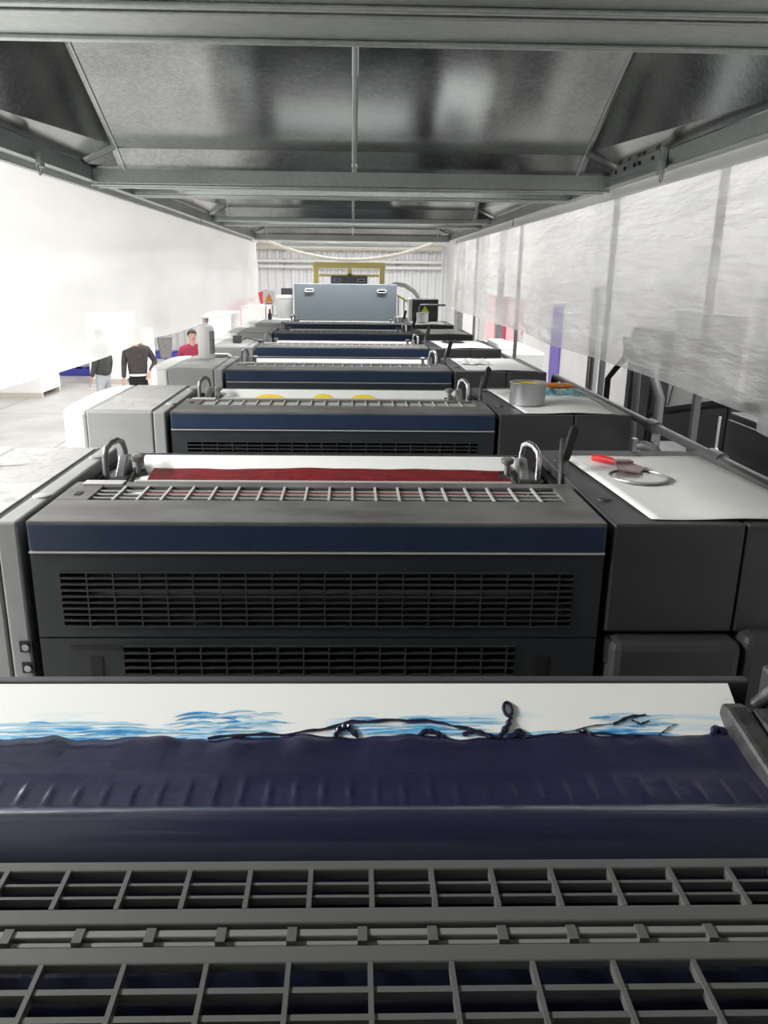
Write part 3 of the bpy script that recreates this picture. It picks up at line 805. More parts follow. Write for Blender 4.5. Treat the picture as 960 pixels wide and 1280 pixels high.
# ------------------------------------------------------------------ delivery / last machine block
t = empty('delivery_unit', (CXU, 10.105, 0), 'tall blue grey panelled machine block with two oval finger slots', 'machine')
MB().box(-.635, .615, 0, .06, 0, 2.63).build('front_panel', M['delivery'], t, bevel=.008)
MB().box(-.60, .58, .07, 1.2, 0, 2.55).build('body', M['dgrey'], t, bevel=.01)
def finger_slot(x, z, p, y=-.006):
    o = MB(); pts = [(x-.035, y, z)] + [(x+.035, y, z)]
    ring = [(x+.036*(1 if math.cos(a) > 0 else -1)+.015*math.cos(a), y, z+.015*math.sin(a)) for a in [2*PI*i/20 for i in range(21)]]
    o.tube(ring, .006, 6); q = o.build('finger_slot', M['white'], p, smooth=True)
    MB().box(x-.04, x+.04, y-.001, y+.005, z-.009, z+.009).build('slot_recess', M['black'], q)
finger_slot(-.45, 2.55, t); finger_slot(.43, 2.545, t)
MB().box(-1.0, -.66, .05, 1.2, .3, 2.20).build('operator_cover', M['cream'], t, bevel=.02)
MB().box(.66, 1.12, .05, 1.2, .3, 2.18).build('drive_cover', M['dgrey'], t, bevel=.01)
t = empty('delivery_unit', (-.04, 11.8, 0), 'narrow grey panelled block rising behind the tall blue grey panel', 'machine')
MB().box(-.26, .26, 0, .05, 0, 2.72).build('front_panel', M['delivery'], t, bevel=.008)
MB().box(-.24, .24, .06, .7, 0, 2.66).build('body', M['dgrey'], t)
finger_slot(-.17, 2.66, t); finger_slot(.17, 2.66, t)
# yellow frame
t = empty('yellow_frame', (-.02, 13.3, 0), 'pale yellow portal frame standing behind the grey machine blocks', 'frame')
for xx in (-.55, .50): MB().box(xx-.04, xx+.04, -.04, .04, 0, 2.86).build('upright', M['yellow'], t, bevel=.006)
MB().box(-.60, .55, -.05, .05, 2.83, 2.92).build('crossbeam', M['yellow'], t, bevel=.006)
MB().box(-.05, .02, -.02, .02, 2.4, 2.83).build('strut', M['yellow'], t)
MB().box(-.50, .45, -.02, .02, 2.70, 2.74).build('strut', M['yellow'], t)

# ------------------------------------------------------------------ paper sheets on the drive covers
def sheet(corners, label, sag=.0, group=None, name='paper_sheet', curl=.012, zo=T-.003):
    cx = sum(c[0] for c in corners)/4; cy = sum(c[1] for c in corners)/4
    (a, b, c, d) = corners          # back-left, back-right, front-right, front-left
    def pos(u, v):
        x = (a[0]*(1-u)+b[0]*u)*(1-v) + (d[0]*(1-u)+c[0]*u)*v
        y = (a[1]*(1-u)+b[1]*u)*(1-v) + (d[1]*(1-u)+c[1]*u)*v
        z = .003 + .0016*(1+math.sin(u*9+v*3)) + curl*.25*max(0, math.sin(u*PI*1.1-.5))*abs(math.sin(v*2.2+.4))
        return x-cx, y-cy, z
    m = MB(); N_ = 14
    m.grid(lambda u, v: pos(u, v), N_, N_)
    o = m.build(name, M['paper'], smooth=True, loc=(cx, cy, zo))
    s = o.modifiers.new('thick', 'SOLIDIFY'); s.thickness = .0012
    return tag(o, label, 'paper', group)
sheet([(.625,2.30),(1.03,2.30),(1.06,1.662),(.66,1.668)], 'white paper sheet under the round lid and red handled knife')
sheet([(.63,3.72),(1.04,3.74),(1.03,3.06),(.67,3.065)], 'white paper sheet under the ink can')
def rel(k): return 1.64+(k-2)*PITCH
sheet([(.625,rel(4)+.66),(1.02,rel(4)+.68),(1.04,rel(4)+.03),(.64,rel(4)+.03)], 'white paper sheet under the crumpled newspapers')
sheet([(.625,rel(5)+.66),(1.02,rel(5)+.68),(1.04,rel(5)+.03),(.66,rel(5)+.03)], 'white paper sheet under the small black rag')
sheet([(.625,rel(6)+.66),(1.02,rel(6)+.68),(1.04,rel(6)+.03),(.66,rel(6)+.03)], 'white paper sheet with nothing lying on it')
sheet([(.625,rel(7)+.66),(1.0,rel(7)+.68),(1.02,rel(7)+.03),(.66,rel(7)+.03)], 'white paper sheet under the grey control box')

# lid with ink knife
ZS = T+.004
t = empty('can_lid', (.752, 2.02, ZS), 'round tin lid lying under the red handled ink knife', 'lid')
MB().lathe([(.060,.001),(.070,.001),(.073,.004)], (0,0,0), 40).build('lid_disc', M['glass_lid'], t, smooth=True)
MB().tube([(.074*math.cos(a), .074*math.sin(a), .006) for a in [2*PI*i/40 for i in range(41)]], .0028, 8).build('lid_rim', M['tin'], t, smooth=True)
t = empty('ink_knife', (.74, 2.10, ZS+.012), 'ink knife with red handle and brown stained blade on the round lid', 'knife', rz=0)
d0 = Vector((-.045, .125, 0)); d1 = Vector((.085, -.06, 0)).normalized()
MB().tube([(-.045,.13,-.004), (-.03,.10,0), (-.012,.065,.002), (-.004,.045,.002)], [.009,.011,.009,.006], 10).build('handle', M['red'], t, smooth=True)
MB().add([(-.012,.05,.006),(.028,.035,.006),(.05,-.02,.004),(.022,-.062,.001),(-.03,-.04,.004),(-.012,.05,.002),(.028,.035,.002),(.05,-.02,0),(.022,-.062,-.003),(-.03,-.04,0)],
         [(0,1,2,3,4),(9,8,7,6,5),(0,5,6,1),(1,6,7,2),(2,7,8,3),(3,8,9,4),(4,9,5,0)]).build('blade', M['brown'], t)
MB().box(-.015,.035,.025,.055,.003,.011).build('ferrule', M['brown'], t, bevel=.003)

# ink can
t = empty('ink_can', (.722, 3.27, ZS), 'round tin can with yellow ink around its rim', 'can')
MB().lathe([(.068,0),(.072,.004),(.072,.085),(.074,.088),(.070,.089),(.068,.088),(.067,.05),(.02,.048)], (0,0,0), 40).build('can_body', M['tin'], t, smooth=True)
MB().lathe([(.066,.052),(.05,.056),(.02,.057)], (0,0,0), 30).build('ink', M['ink_yellow'], t, smooth=True)
MB().tube([(.0735*math.cos(a), .0735*math.sin(a), .089) for a in [2*PI*i/40 for i in range(41)]], .003, 6).build('rim', M['tin'], t, smooth=True)
MB().tube([(.0668*math.cos(a), .0668*math.sin(a), .078) for a in [PI*(.25+.6*i/16) for i in range(17)]], [.003+.004*math.sin(PI*i/16) for i in range(17)], 6).build('ink_smear', M['ink_yellow'], t, smooth=True)
# orange spatula and teal rag behind the can
t = empty('ink_spatula', (.93, 3.64, ZS+.014), 'orange handled spatula lying on the teal rag behind the can', 'spatula', rz=.1)
MB().tube([(-.09,0,.012), (-.02,.004,.014), (.06,0,.012), (.085,0,.010)], [.012,.014,.013,.006], 10).build('handle', M['orange'], t, smooth=True)
MB().box(-.19,-.085,-.022,.022,.008,.011).build('blade', M['steel'], t)
def crumple(name, c, rx, ry, h, seed, mt, label, cat, zo=ZS):
    rnd = random.Random(seed); ph = [rnd.uniform(0, 6) for _ in range(4)]
    def fn(u, v):
        x = (2*u-1); y = (2*v-1)
        edge_ = 1 + .12*math.sin(7*math.atan2(y, x)+ph[0])
        z = h*(.35+.35*math.sin(5*x+ph[1]+2*y)*math.cos(4*y+ph[2])+.15*math.sin(13*x+ph[3]))*max(.05, 1-max(abs(x), abs(y))**4)
        return (x*rx*edge_, y*ry*edge_, max(.001, z))
    o = MB().grid(fn, 22, 22).build(name, mt, smooth=True, loc=(c[0], c[1], zo))
    s = o.modifiers.new('thick', 'SOLIDIFY'); s.thickness = .0015; s.offset = 1
    return tag(o, label, cat)
crumple('rag', (.93, 3.58), .10, .07, .035, 4, M['teal'], 'crumpled teal rag on the paper behind the ink can', 'rag', ZS)
crumple('newspaper', (.735, rel(4)+.40), .085, .11, .03, 8, M['paper'], 'crumpled grey newspaper lying on the paper by the black lever', 'newspaper', ZS+.002)
crumple('rag', (.79, rel(5)+.46), .08, .07, .02, 9, M['iron'], 'small flat black rag lying on white paper', 'rag', ZS+.002)

# control box with sticker, can beside it, grip bar
t = empty('control_box', (.826, 9.25, T+.009), 'grey control box with a yellow green triangle sticker', 'control box')
MB().box(-.145, .145, 0, .25, 0, .235).build('box', M['dgrey'], t, bevel=.008)
MB().box(-.185, -.148, 0, .25, 0, .24).build('side_plate', M['cream'], t, bevel=.005)
MB().add([(-.055,-.004,.09),(.045,-.004,.09),(-.005,-.004,.165),(-.055,0,.09),(.045,0,.09),(-.005,0,.165)], [(0,1,2),(5,4,3),(0,3,4,1),(1,4,5,2),(2,5,3,0)]).build('triangle_sticker', M['sticker'], t)
MB().tube([(-.075,-.04,.08), (-.075,-.04,.155), (-.06,-.04,.175), (.22,-.04,.175)], .012, 8).build('grip_bar', M['pipe'], t, smooth=True)
t = empty('ink_can', (.775, 9.02, ZS), 'small pale tin can standing in front of the control box', 'can')
MB().lathe([(.062,0),(.065,.003),(.065,.10),(.062,.103),(.02,.104)], (0,0,0), 28).build('can_body', M['white'], t, smooth=True)
MB().tube([(.066*math.cos(a), .066*math.sin(a), .102) for a in [2*PI*i/28 for i in range(29)]], .004, 6).build('rim', M['tin'], t)

# operator side things
zl = T+.002
def P4(k): return rel(k)
sc = MB().add([(-.05,-.012,.001),(.03,.006,.012),(.045,.028,.02),(-.03,.012,.001)], [(0,1,2,3)]).build('paper_scrap', M['paper'], loc=(-.95, 2.13, zl))
so = sc.modifiers.new('thick', 'SOLIDIFY'); so.thickness = .001
tag(sc, 'curled white paper scrap on the ink stained grey cover', 'paper')
t = empty('jug', (-.895, 5.03, zl), 'white plastic jug with a grey label strip on the grey cover', 'jug')
MB().lathe([(.046,0),(.050,.006),(.050,.17),(.045,.19),(.022,.205),(.018,.21),(.018,.222)], (0,0,0), 28).build('bottle', M['milky'], t, smooth=True)
MB().lathe([(.021,.215),(.021,.24),(.015,.243)], (0,0,0), 18).build('cap', M['hose'], t, smooth=True)
MB().box(.028,.054,-.045,.0,.03,.165).build('label_strip', M['castgrey'], t, bevel=.004)
t = empty('folded_paper', (-.845, rel(4)+.665, T+.003), 'folded pale paper pad lying beside the white jug', 'paper')
for i in range(3):
    MB().box(-.085+.004*i, .085-.006*i, -.04, .04-.004*i, .006*i, .006*i+.005).build('leaf', M['paper'], t, bevel=.001)
t = empty('junction_box', (-.86, rel(5)+.28, zl), 'small black box with a thin cable on the pale cover', 'box')
MB().box(-.03,.03,-.025,.025,0,.055).build('box', M['dgrey'], t, bevel=.004)
MB().tube([(.03,0,.02),(.07,.03,.035),(.12,.05,.02),(.16,.07,.006)], .004, 6).build('cable', M['black'], t, smooth=True)
MB().lathe([(.010,0),(.010,.014)], (.16,.07,0), 10).build('plug', M['black'], t)
t = empty('small_bottle', (-.93, rel(7)+.66, zl), 'small dark bottle with a red cap on the last grey cover', 'bottle')
MB().lathe([(.022,0),(.024,.01),(.024,.06),(.010,.08),(.010,.09)], (0,0,0), 16).build('bottle', M['iron'], t, smooth=True)
MB().lathe([(.013,.088),(.013,.115)], (0,0,0), 12).build('cap', M['red'], t)
t = empty('white_drum', (-.85, 10.45, 2.202), 'white lidded drum beside the tall blue grey panel', 'drum')
MB().lathe([(.095,0),(.10,.01),(.10,.24),(.10,.25)], (0,0,0), 28).build('drum', M['milky'], t, smooth=True)
MB().lathe([(.106,.245),(.106,.275),(.09,.28)], (0,0,0), 28).build('drum_lid', M['white'], t, smooth=True)
MB().box(-.05,.09,.12,.2,0,.36).build('back_plate', M['dgrey'], t)
# warning sign on a stand
t = empty('warning_sign', (-1.20, 12.0, 0), 'white sign with an orange triangle on a thin stand', 'sign')
for xx in (-.05, .05): MB().tube([(xx,.01,0), (xx,.01,2.36)], .008, 6).build('stand_leg', M['pipe'], t)
MB().box(-.085,.085,-.006,.0,2.30,2.50).build('board', M['white'], t, bevel=.002)
MB().add([(-.06,-.009,2.345),(.06,-.009,2.345),(0,-.009,2.465),(-.06,-.006,2.345),(.06,-.006,2.345),(0,-.006,2.465)], [(0,1,2),(5,4,3),(0,3,4,1),(1,4,5,2),(2,5,3,0)]).build('triangle', M['amber'], t)
MB().box(-.05,.05,-.008,-.006,2.318,2.332).build('caption_bar', M['red'], t)
# white tube arch and handrail right of the delivery
t = empty('arch_guard', (.55, 11.42, 0), 'white curved tube arch rising beside the tall blue grey panel', 'arch')
MB().tube([(-.05,0,2.58),(.06,0,2.62),(.18,0,2.60),(.30,0,2.53),(.38,0,2.44),(.40,0,2.3),(.40,0,0)], .03, 10).build('arch_tube', M['white'], t, smooth=True)
t = empty('guard_rail', (.62, 11.36, 0), 'short white handrail beside the tall blue grey panel', 'handrail')
for xx in (.02, .10, .19): MB().tube([(xx,0,1.0),(xx,0,2.46-.5*xx)], .012, 6).build('rail_post', M['white'], t)
MB().tube([(0,0,2.47),(.2,0,2.36)], .013, 6).build('top_rail', M['sticker'], t)
MB().box(0,.2,-.02,.02,.9,1.0).build('foot', M['white'], t)

# ------------------------------------------------------------------ handrail tubes along the drive side
def handrail(x, y0, y1, z, posts, label, teeth=False):
    t = empty('handrail', (x, (y0+y1)/2, 0), label, 'handrail'); yc = (y0+y1)/2
    MB().tube([(0,y0-yc,z), (0,y1-yc,z)], .017, 14).build('rail_tube', M['pipe'], t, smooth=True)
    MB().tube([(0,y1-yc-.005,z), (0,y1-yc+.015,z-.01), (0,y1-yc+.02,z-.09)], .02, 10).build('elbow', M['black'], t, smooth=True)
    for p in posts:
        MB().tube([(0,p-yc,0), (0,p-yc,z)], .014, 8).build('rail_post', M['pipe'], t)
        MB().tube([(0,p-yc-.06,z), (0,p-yc+.03,z)], .026, 12).build('clamp', M['pipe'], t, bevel=.003)
        MB().box(-.012,.012,p-yc-.03,p-yc+.01,z-.06,z+.012).build('clamp_ear', M['steel'], t, bevel=.003)
    return t
handrail(1.20, -.5, 4.72, 2.182, (2.56, 3.13, .6), 'long grey handrail tube passing the ink can and red knife')
handrail(1.20, 5.45, 7.75, 2.142, (5.6, 6.9), 'shorter grey handrail tube further along the press')
t = empty('cable_rack', (1.13, 2.05, 0), 'toothed grey cable rack between the paper sheet and the handrail', 'rack')
MB().box(-.02,.03,-.42,.36,.9,2.165).build('rack_plate', M['castgrey'], t)
for i in range(7): MB().box(.03,.055,-.34+.1*i,-.30+.1*i,2.12,2.165).build('tooth', M['slotbar'], t)
# hose elbow with clip beside the can's unit
t = empty('air_hose', (1.13, 2.97, 0), 'grey bent air hose with a white clip below the ink can', 'hose')
MB().tube([(-.04,.02,2.13),(-.015,.0,2.135),(.02,-.02,2.125),(.045,-.03,2.09),(.05,-.03,2.03),(.05,-.03,1.0)], .018, 10).build('hose_tube', M['castgrey'], t, smooth=True)
MB().box(-.06,-.038,0,.03,2.10,2.16).build('clip', M['steel'], t, bevel=.003)
# side step plates
for (yy, ln, lb) in ((6.1, 1.0, 'dark step plate beyond the shorter handrail'), (4.9, .5, 'small dark step plate between the two handrails')):
    t = empty('step_plate', (1.33, yy, 0), lb, 'step')
    MB().box(-.10,.20,-ln/2,ln/2,1.93,1.96).build('plate', M['dgrey'], t, bevel=.004)
    MB().box(-.05,.15,-ln/2+.05,ln/2-.05,0,1.93).build('support', M['dgrey'], t)

# ------------------------------------------------------------------ drive side background
def cabinet(x0, x1, y0, y1, h, label, mt='cab'):
    t = empty('electrical_cabinet', ((x0+x1)/2, (y0+y1)/2, 0), label, 'cabinet')
    hx, hy = (x1-x0)/2, (y1-y0)/2
    MB().box(-hx, hx, -hy, hy, .08, h).build('carcass', M[mt], t, bevel=.01)
    MB().box(-hx+.03, hx-.03, -hy+.03, hy-.03, 0, .08).build('plinth', M['black'], t)
    MB().box(-hx-.018, -hx-.002, -hy+.02, hy-.02, .12, h-.04).build('door', M[mt], t, bevel=.006)
    MB().box(-hx-.04, -hx-.018, hy-.10, hy-.07, h*.5, h*.5+.14).build('handle', M['black'], t, bevel=.004)
    return t
cabinet(2.4, 3.0, 6.35, 6.95, 2.35, 'tall dark cabinet behind the black hoses')
t = empty('electrical_cabinet', (2.7, 5.65, 0), 'lower dark cabinet with a sloping top carrying the white board', 'cabinet')
MB().prism([(-.65,.08),(.65,.08),(.65,1.72),(-.65,2.0)], 'x', -.3, .3).build('carcass', M['cab'], t, bevel=.01)
MB().box(-.27,.27,-.6,.6,0,.08).build('plinth', M['black'], t)
MB().prism([(-.63,.12),(.63,.12),(.63,1.69),(-.63,1.96)], 'x', -.318, -.302).build('door', M['cab'], t, bevel=.006)
MB().prism([(-.66,1.985),(.66,1.70),(.66,1.735),(-.66,2.02)], 'x', -.33, -.30).build('top_trim', M['black'], t)
cabinet(2.27, 2.9, 3.1, 4.72, 1.98, 'dark cabinet under the dusty plastic flap')
t = empty('white_board', (2.46, 5.60, 0), 'white board standing on the sloping top of the lower dark cabinet', 'board')
MB().prism([(-.58,2.002),(.54,1.765),(.54,2.52),(-.58,2.52)], 'x', -.015, .015).build('panel', M['white'], t)
MB().tube([(-.02,.50,1.80),(-.03,.40,2.0),(-.02,.36,2.16)], .004, 5).build('tie_wire', M['iron'], t)
t = empty('carton_stack', (2.10, 5.12, 0), 'flattened grey cartons stacked behind the handrail', 'carton')
MB().box(-.16,.16,-.2,.2,0,1.62).build('pedestal', M['cab'], t, bevel=.01)
for i in range(3): MB().box(-.18+.012*i,.2-.03*i,-.24+.02*i,.22,1.62+.02*i,1.636+.02*i).build('carton', M['castgrey'], t, bevel=.002)
# pipes standing behind the curtain
def standpipe(pts, r, mt, label, name='standing_pipe'):
    x, y = pts[0][0], pts[0][1]
    t = empty(name, (x, y, 0), label, 'pipe')
    q = [(p[0]-x, p[1]-y, p[2]) for p in pts]
    MB().tube(q, r, 10).build('pipe_run', M[mt], t, smooth=True)
    MB().tube([(q[0][0],q[0][1],0), (q[0][0],q[0][1],.06)], r*1.9, 10).build('foot_flange', M[mt], t)
    MB().tube([q[-1], (q[-1][0], q[-1][1], q[-1][2]+.05)], r*1.5, 10).build('end_cap', M[mt], t)
standpipe([(1.80,5.02,0),(1.80,5.02,2.0),(1.80,5.06,2.34)], .022, 'pipe', 'straight grey standing pipe beside the lower dark cabinet')
standpipe([(1.86,4.78,0),(1.86,4.78,2.05),(1.84,4.85,2.15),(1.84,4.90,2.32)], .028, 'pipe', 'kinked grey standing pipe beside the lower dark cabinet')
standpipe([(2.10,6.55,0),(2.10,6.55,1.95),(2.13,6.45,2.05),(2.16,6.35,2.14),(2.16,6.35,2.25)], .024, 'black', 'kinked black hose in front of the tall dark cabinet', 'standing_hose')
standpipe([(2.15,6.1,0),(2.15,6.1,2.2)], .022, 'black', 'straight black hose in front of the tall dark cabinet', 'standing_hose')
standpipe([(2.62,8.75,0),(2.62,8.75,2.6)], .06, 'chrome', 'shiny steel column next to the black hoses', 'steel_column')
t = empty('white_strip', (2.215, 4.7, 0), 'thin white cable strip on the dark cabinet edge', 'cable')
MB().tube([(0,0,.2),(0,0,1.75),(.004,.03,1.76),(.004,.03,1.95)], .008, 6).build('strip', M['white'], t)
# coloured boards on the wall
def wboard(y0, y1, z0, z1, mt, label):
    t = empty('wall_board', (HX1-.02, (y0+y1)/2, (z0+z1)/2), label, 'board', 'boards on the hall wall')
    hy, hz = (y1-y0)/2, (z1-z0)/2
    MB().box(-.012, .018, -hy, hy, -hz, hz).build('panel', M[mt], t, bevel=.003)
    MB().box(-.02, .018, -hy, hy, hz, hz+.03).build('top_batten', M['white'], t)
wboard(19.3, 20.6, .3, 2.3, 'pink', 'pale pink wall board next to the crimson one')
wboard(17.9, 19.2, .3, 2.3, 'crimson', 'deep crimson wall board between pink ones')
wboard(16.2, 17.8, .3, 2.3, 'pink', 'pale pink wall board beside the curved white hose')
wboard(13.15, 13.75, .1, 2.3, 'purple', 'narrow violet wall board near the steel column')
# white machine and curved hose
t = empty('white_machine', (2.05, 10.9, 0), 'white box machine standing behind the shorter handrail', 'machine')
MB().box(-.20,.35,-.9,.9,0,1.84).build('body', M['white'], t, bevel=.03)
MB().box(-.22,.0,-.7,.1,1.84,1.93).build('hood', M['white'], t, bevel=.02)
MB().box(-.21,-.2,-.6,.3,1.3,1.7).build('door', M['lid'], t)
t = empty('curved_hose', (2.75, 13.2, 0), 'curved pale hose standing beside the white machine', 'hose')
MB().tube([(0,0,0),(0,0,1.4),(-.03,-.02,1.75),(-.12,-.05,1.98),(-.22,-.08,2.0)], .05, 12).build('hose_tube', M['pipel'], t, smooth=True)
# pale columns far along the drive side
for i, (xx, yy) in enumerate(((2.0, 15.2), (2.45, 16.2), (2.7, 15.0), (2.05, 12.9), (2.3, 18.0))):
    t = empty('steel_column', (xx, yy, 0), 'slim pale column in the row beyond the white machine', 'column', 'slim pale columns')
    MB().box(-.05,.05,-.05,.05,.02,HZ-.02).build('shaft', M['pipel'] if i % 2 else M['steel'], t, bevel=.008)
    MB().box(-.1,.1,-.1,.1,0,.02).build('base_plate', M['pipe'], t)

# ------------------------------------------------------------------ far wall services
def wall_pipe(z, r, x0, x1, mt, label, y=HY1-.22):
    t = empty('wall_pipe', ((x0+x1)/2, y, z), label, 'pipe')
    L2 = (x1-x0)/2
    MB().tube([(-L2,0,0),(L2,0,0)], r, 12).build('pipe_run', M[mt], t, smooth=True)
    k = -L2+.6
    while k < L2:
        MB().box(k-.03,k+.03,-.02,.16,-r-.02,r+.02).build('bracket', M['pipe'], t); k += 2.0
wall_pipe(3.62, .11, -9, 3.2, 'hose', 'thick beige pipe along the far corrugated wall')
wall_pipe(3.16, .06, -9, 3.2, 'pipel', 'upper slim white pipe on the far corrugated wall')
wall_pipe(2.96, .06, -9, 3.2, 'pipel', 'lower slim white pipe on the far corrugated wall')
t = empty('sagging_hose', (0, 16.0, 3.6), 'beige hose sagging across behind the canopy end', 'hose')
MB().tube([(-2.2+4.0*i/24, 0, -.60+.52*((i-13)/12)**2) for i in range(25)], .035, 10).build('hose_tube', M['hose'], t, smooth=True)
for xx, zz in ((-2.2, -.60+.52*(13/12)**2), (1.8, -.60+.52*(11/12)**2)):
    MB().tube([(xx,0,zz), (xx,0,HZ-3.6)], .012, 6).build('hanger_rod', M['steel'], t)

# ------------------------------------------------------------------ operator side floor things
def stack(x0, x1, y0, y1, h, label, name='paper_stack', layers=6):
    t = empty(name, ((x0+x1)/2, (y0+y1)/2, 0), label, 'stack'); hx, hy = (x1-x0)/2, (y1-y0)/2
    MB().box(-hx, hx, -hy, -hy+.1, 0, .12).build('pallet_block', M['hose'], t)
    MB().box(-hx, hx, hy-.1, hy, 0, .12).build('pallet_block', M['hose'], t)
    dz = (h-.12)/layers
    for i in range(layers):
        e = .006*((i*7) % 3)
        MB().box(-hx+e, hx-e, -hy+e, hy-e, .12+i*dz, .12+(i+1)*dz-.003).build('carton', M['lid'], t, bevel=.006)
stack(-2.42, -1.95, 13.4, 14.6, 2.10, 'tall white carton stack behind the curtain edge, ending the row')
stack(-2.05, -1.60, 15.2, 16.3, 2.16, 'tall white carton stack next to the red board')
stack(-9.6, -8.2, 15.0, 16.4, 1.5, 'broad white carton stack across the aisle', layers=4)
stack(-7.9, -6.9, 18.0, 19.2, 1.3, 'low white carton stack across the aisle', layers=4)
stack(-6.6, -5.7, 20.5, 21.6, 1.7, 'middle white carton stack across the aisle', layers=4)
t = empty('red_board', (-2.2, 17.0, 0), 'red board leaning behind the tall white cartons', 'board')
MB().add([(-.35,0,0),(.45,0,0),(.45,.03,2.42),(-.35,.03,2.10),(-.35,.05,0),(.45,.05,0),(.45,.08,2.42),(-.35,.08,2.10)],
         [(0,1,2,3),(7,6,5,4),(0,4,5,1),(1,5,6,2),(2,6,7,3),(3,7,4,0)]).build('panel', M['redboard'], t)
MB().tube([(0,.06,1.6),(0,.6,0)], .02, 6).build('prop', M['pipe'], t)
def pallet(x, y, w_, d_, label, mt, h=.22, piles=0):
    t = empty('pallet', (x, y, 0), label, 'pallet')
    for k in range(3): MB().box(-w_/2, w_/2, -d_/2+k*(d_-.12)/2, -d_/2+k*(d_-.12)/2+.12, 0, h*.6).build('runner', M[mt], t)
    for k in range(6): MB().box(-w_/2+k*(w_-.12)/5, -w_/2+k*(w_-.12)/5+.12, -d_/2, d_/2, h*.6, h*.75).build('deck_board', M[mt], t)
    for k in range(piles): MB().box(-w_/2+.1, w_/2-.1, -d_/2+.1, d_/2-.1, h*.75+.2*k, h*.75+.2*k+.17).build('load', M[mt] if k % 2 else M['jeans'], t, bevel=.02)
pallet(-7.4, 22.6, 1.6, 1.0, 'blue plastic pallet with a low load behind the people', 'blue', .3, 1)
pallet(-6.4, 27.2, 1.6, 1.0, 'flat blue pallet near the far corrugated wall', 'blue', .25)
t = empty('monitor_bin', (-5.15, 22.6, 0), 'grey open bin leaning by the far aisle', 'bin', rz=.3)
MB().prism([(-.14,.45),(.14,.45),(.2,1.02),(-.2,1.02)], 'y', -.16, .16).build('bin_body', M['castgrey'], t, bevel=.02)
MB().box(-.22,.22,-.18,.18,1.01,1.04).build('bin_rim', M['grey'], t)
MB().box(-.03,.03,-.03,.03,0,.45).build('pedestal', M['pipe'], t)
t = empty('display_board', (-5.55, 22.4, 0), 'narrow white board standing beside the grey bin', 'board', rz=.2)
MB().box(-.16,.16,-.02,.02,0,1.3).build('panel', M['white'], t)
MB().box(-.16,.16,-.2,.2,0,.03).build('foot', M['white'], t)
t = empty('low_trolley', (-9.0, 17.9, 0), 'low dark trolley on the concrete floor', 'trolley')
MB().box(-.7,.7,-.4,.4,.14,.2).build('deck', M['cab'], t, bevel=.01)
for a, b in ((-.6,-.3),(.6,-.3),(-.6,.3),(.6,.3)):
    MB().tube([(a-.03,b,.07),(a+.03,b,.07)], .07, 12).build('wheel', M['black'], t)
MB().tube([(-.68,-.35,.2),(-.75,-.35,.9),(-.75,.35,.9),(-.68,.35,.2)], .018, 8).build('push_bar', M['pipe'], t)

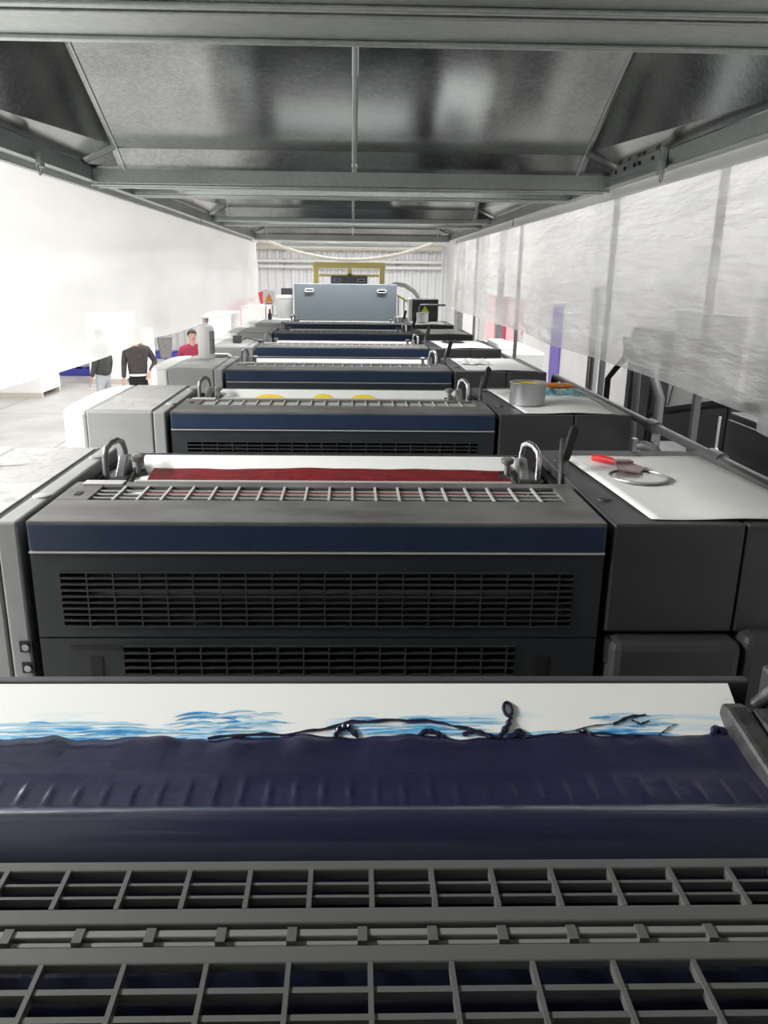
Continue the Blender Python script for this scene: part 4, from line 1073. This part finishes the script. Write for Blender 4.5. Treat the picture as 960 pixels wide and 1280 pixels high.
# ------------------------------------------------------------------ people
def skin_mesh(name, nodes, edges, mt, parent, root=0, sub=2):
    me = bpy.data.meshes.new(name)
    me.from_pydata([n_[0] for n_ in nodes], edges, [])
    me.materials.append(mt)
    o = bpy.data.objects.new(name, me); COL.objects.link(o); o.parent = parent
    sk = o.modifiers.new('skin', 'SKIN'); sk.use_smooth_shade = True
    if not me.skin_vertices: me.attributes.new('skin', 'FLOAT', 'POINT')
    for i, n_ in enumerate(nodes):
        r = n_[1]
        me.skin_vertices[0].data[i].radius = r if isinstance(r, tuple) else (r, r)
        me.skin_vertices[0].data[i].use_root = (i == root)
    ss = o.modifiers.new('sub', 'SUBSURF'); ss.levels = sub; ss.render_levels = sub
    return o
def person(loc, rz, label, top, bottom, armL, armR, lean=0.0, headturn=0.0, h=1.72, skirt=.0, hem=False):
    t = empty('person', loc, label, 'person', rz=rz)
    k = h/1.72
    def v(x, y, z): return (x*k, y*k - lean*max(0, z-.9)*k, z*k)
    # body: head, neck, hands and lower legs as one continuous figure
    nodes = [(v(0,0,.95), .08), (v(0,0,1.15), .08), (v(0,0,1.35), .07), (v(0,0,1.47), .05), (v(0,-.01,1.55), .06), (v(0,-.015,1.63), .078), (v(0,-.005,1.69), .05)]
    edges = [(0,1),(1,2),(2,3),(3,4),(4,5),(5,6)]
    for s, arm in ((-1, armL), (1, armR)):
        i = len(nodes)
        sh = v(s*.16, 0, 1.40)
        el = v(s*.16+s*arm[0][0], arm[0][1], 1.40+arm[0][2]); wr = v(s*.16+s*arm[1][0], arm[1][1], 1.40+arm[1][2])
        d = (Vector(wr)-Vector(el)).normalized()
        palm = Vector(wr)+d*.08
        nodes += [(sh, .035), (el, .028), (wr, .024), (tuple(palm), (.030,.016))]
        edges += [(2,i),(i,i+1),(i+1,i+2),(i+2,i+3)]
        side = Vector((0,0,1)).cross(d)
        if side.length < .1: side = Vector((0,1,0))
        side.normalize()
        for q, (off, ln) in enumerate(((-.026,.062),(-.009,.078),(.009,.082),(.026,.07))):
            j = len(nodes)
            a = palm + side*off*.9 + d*.02; b = a + d*ln*.55 + Vector((0,-.004,-.004)); c = a + d*ln + Vector((-s*.006,-.016,-.004))
            nodes += [(tuple(a), .0095), (tuple(b), .009), (tuple(c), .0075)]
            edges += [(i+3,j),(j,j+1),(j+1,j+2)]
        j = len(nodes)
        a = Vector(wr)+d*.035 - side*.03; b = a + d*.035 - side*.02
        nodes += [(tuple(a), .011), (tuple(b), .009)]; edges += [(i+2,j),(j,j+1)]
    for s in (-1, 1):
        i = len(nodes)
        nodes += [(v(s*.09,0,.88), .085), (v(s*.10,-.01,.50), .055), (v(s*.10,.01,.10), .038), (v(s*.105,-.12,.035), (.04,.03))]
        edges += [(0,i),(i,i+1),(i+1,i+2),(i+2,i+3)]
    skin_mesh('body', nodes, edges, M['skin'], t)
    # face
    hz = 1.625
    MB().lathe([(.004,-.02),(.013,-.012),(.010,.012),(.004,.025)], v(0,-.098,hz-.01), 8).build('nose', M['skin'], t, smooth=True)
    for s in (-1, 1):
        MB().lathe([(.003,-.007),(.010,0),(.003,.007)], v(s*.03,-.082,hz+.01), 8).build('eye', M['hair'], t)
        MB().lathe([(.004,-.025),(.014,0),(.005,.028)], v(s*.078,0,hz), 8).build('ear', M['skin'], t, smooth=True)
    MB().box(-.022*k,.022*k,-.090*k-lean*.66,-.080*k-lean*.66,(hz-.055)*k,(hz-.048)*k).build('mouth', M['maroon'], t)
    # hair
    hm_ = MB()
    def hf(u, v_):
        a = 2*PI*u; b = v_*PI*.62
        rx, ry, rz_ = .088, .098, .10
        cut = 1.0 if math.sin(a) > -.3 else .62
        b *= cut
        c0 = v(0, .005, 1.64)
        return (c0[0]+rx*math.sin(b)*math.cos(a), c0[1]+ry*math.sin(b)*math.sin(a), c0[2]+rz_*math.cos(b))
    hm_.grid(hf, 20, 8).build('hair', M['hair'], t, smooth=True)
    # jacket
    nodes = [(v(0,0,.84+skirt), (.18,.13)), (v(0,0,1.0), (.18,.13)), (v(0,0,1.22), (.19,.135)), (v(0,0,1.38), (.17,.12)), (v(0,0,1.50), (.075,.075))]
    edges = [(0,1),(1,2),(2,3),(3,4)]
    for s, arm in ((-1, armL), (1, armR)):
        i = len(nodes)
        sh = v(s*.19, 0, 1.385)
        el = v(s*.165+s*arm[0][0], arm[0][1], 1.40+arm[0][2]); wr = v(s*.16+s*arm[1][0], arm[1][1], 1.40+arm[1][2])
        nodes += [(sh, .068), (el, .055), (wr, .042)]
        edges += [(3,i),(i,i+1),(i+1,i+2)]
    skin_mesh('jacket', nodes, edges, top, t, 2)
    if hem: MB().lathe([(.165,.86+skirt),(.172,.86+skirt),(.172,.90+skirt),(.165,.90+skirt)], (0,0,0), 24).build('shirt_hem', M['white'], t, smooth=True).scale = (1,.75,1)
    # trousers
    nodes = [(v(0,0,1.10), (.13,.10)), (v(0,0,.90), (.16,.12))]; edges = [(0,1)]
    for s in (-1, 1):
        i = len(nodes)
        nodes += [(v(s*.09,0,.80), .095), (v(s*.10,-.01,.50), .075), (v(s*.10,.01,.12), .06)]
        edges += [(1,i),(i,i+1),(i+1,i+2)]
        sx = MB().grid(lambda a, b, s=s: (s*.105+.05*math.cos(2*PI*a)*math.sin(PI*b), -.07+.14*math.sin(2*PI*a)*math.sin(PI*b), .05+.05*math.cos(PI*b)), 14, 8)
        sx.build('shoe', M['shoe'], t, smooth=True)
    skin_mesh('trousers', nodes, edges, bottom, t, 1)
    return t
down = ((.07,.02,-.28), (.10,-.06,-.53))
bent = ((.09,.06,-.27), (.02,-.20,-.33))
hip = ((.16,.05,-.25), (.05,-.10,-.42))
person((-4.62, 15.1, 0), -1.9, 'person in a dark grey jacket and pale jeans, side on', M['jacket_grey'], M['jeans'], down, down, lean=.05)
person((-3.92, 14.9, 0), .35, 'person in a dark jacket and black trousers, arm bent', M['jacket_black'], M['trousers'], down, hip, lean=.02, skirt=.05, hem=True)
person((-2.98, 15.2, 0), .5, 'person in a maroon jumper beside the white jug', M['maroon'], M['trousers'], bent, bent, lean=.10)
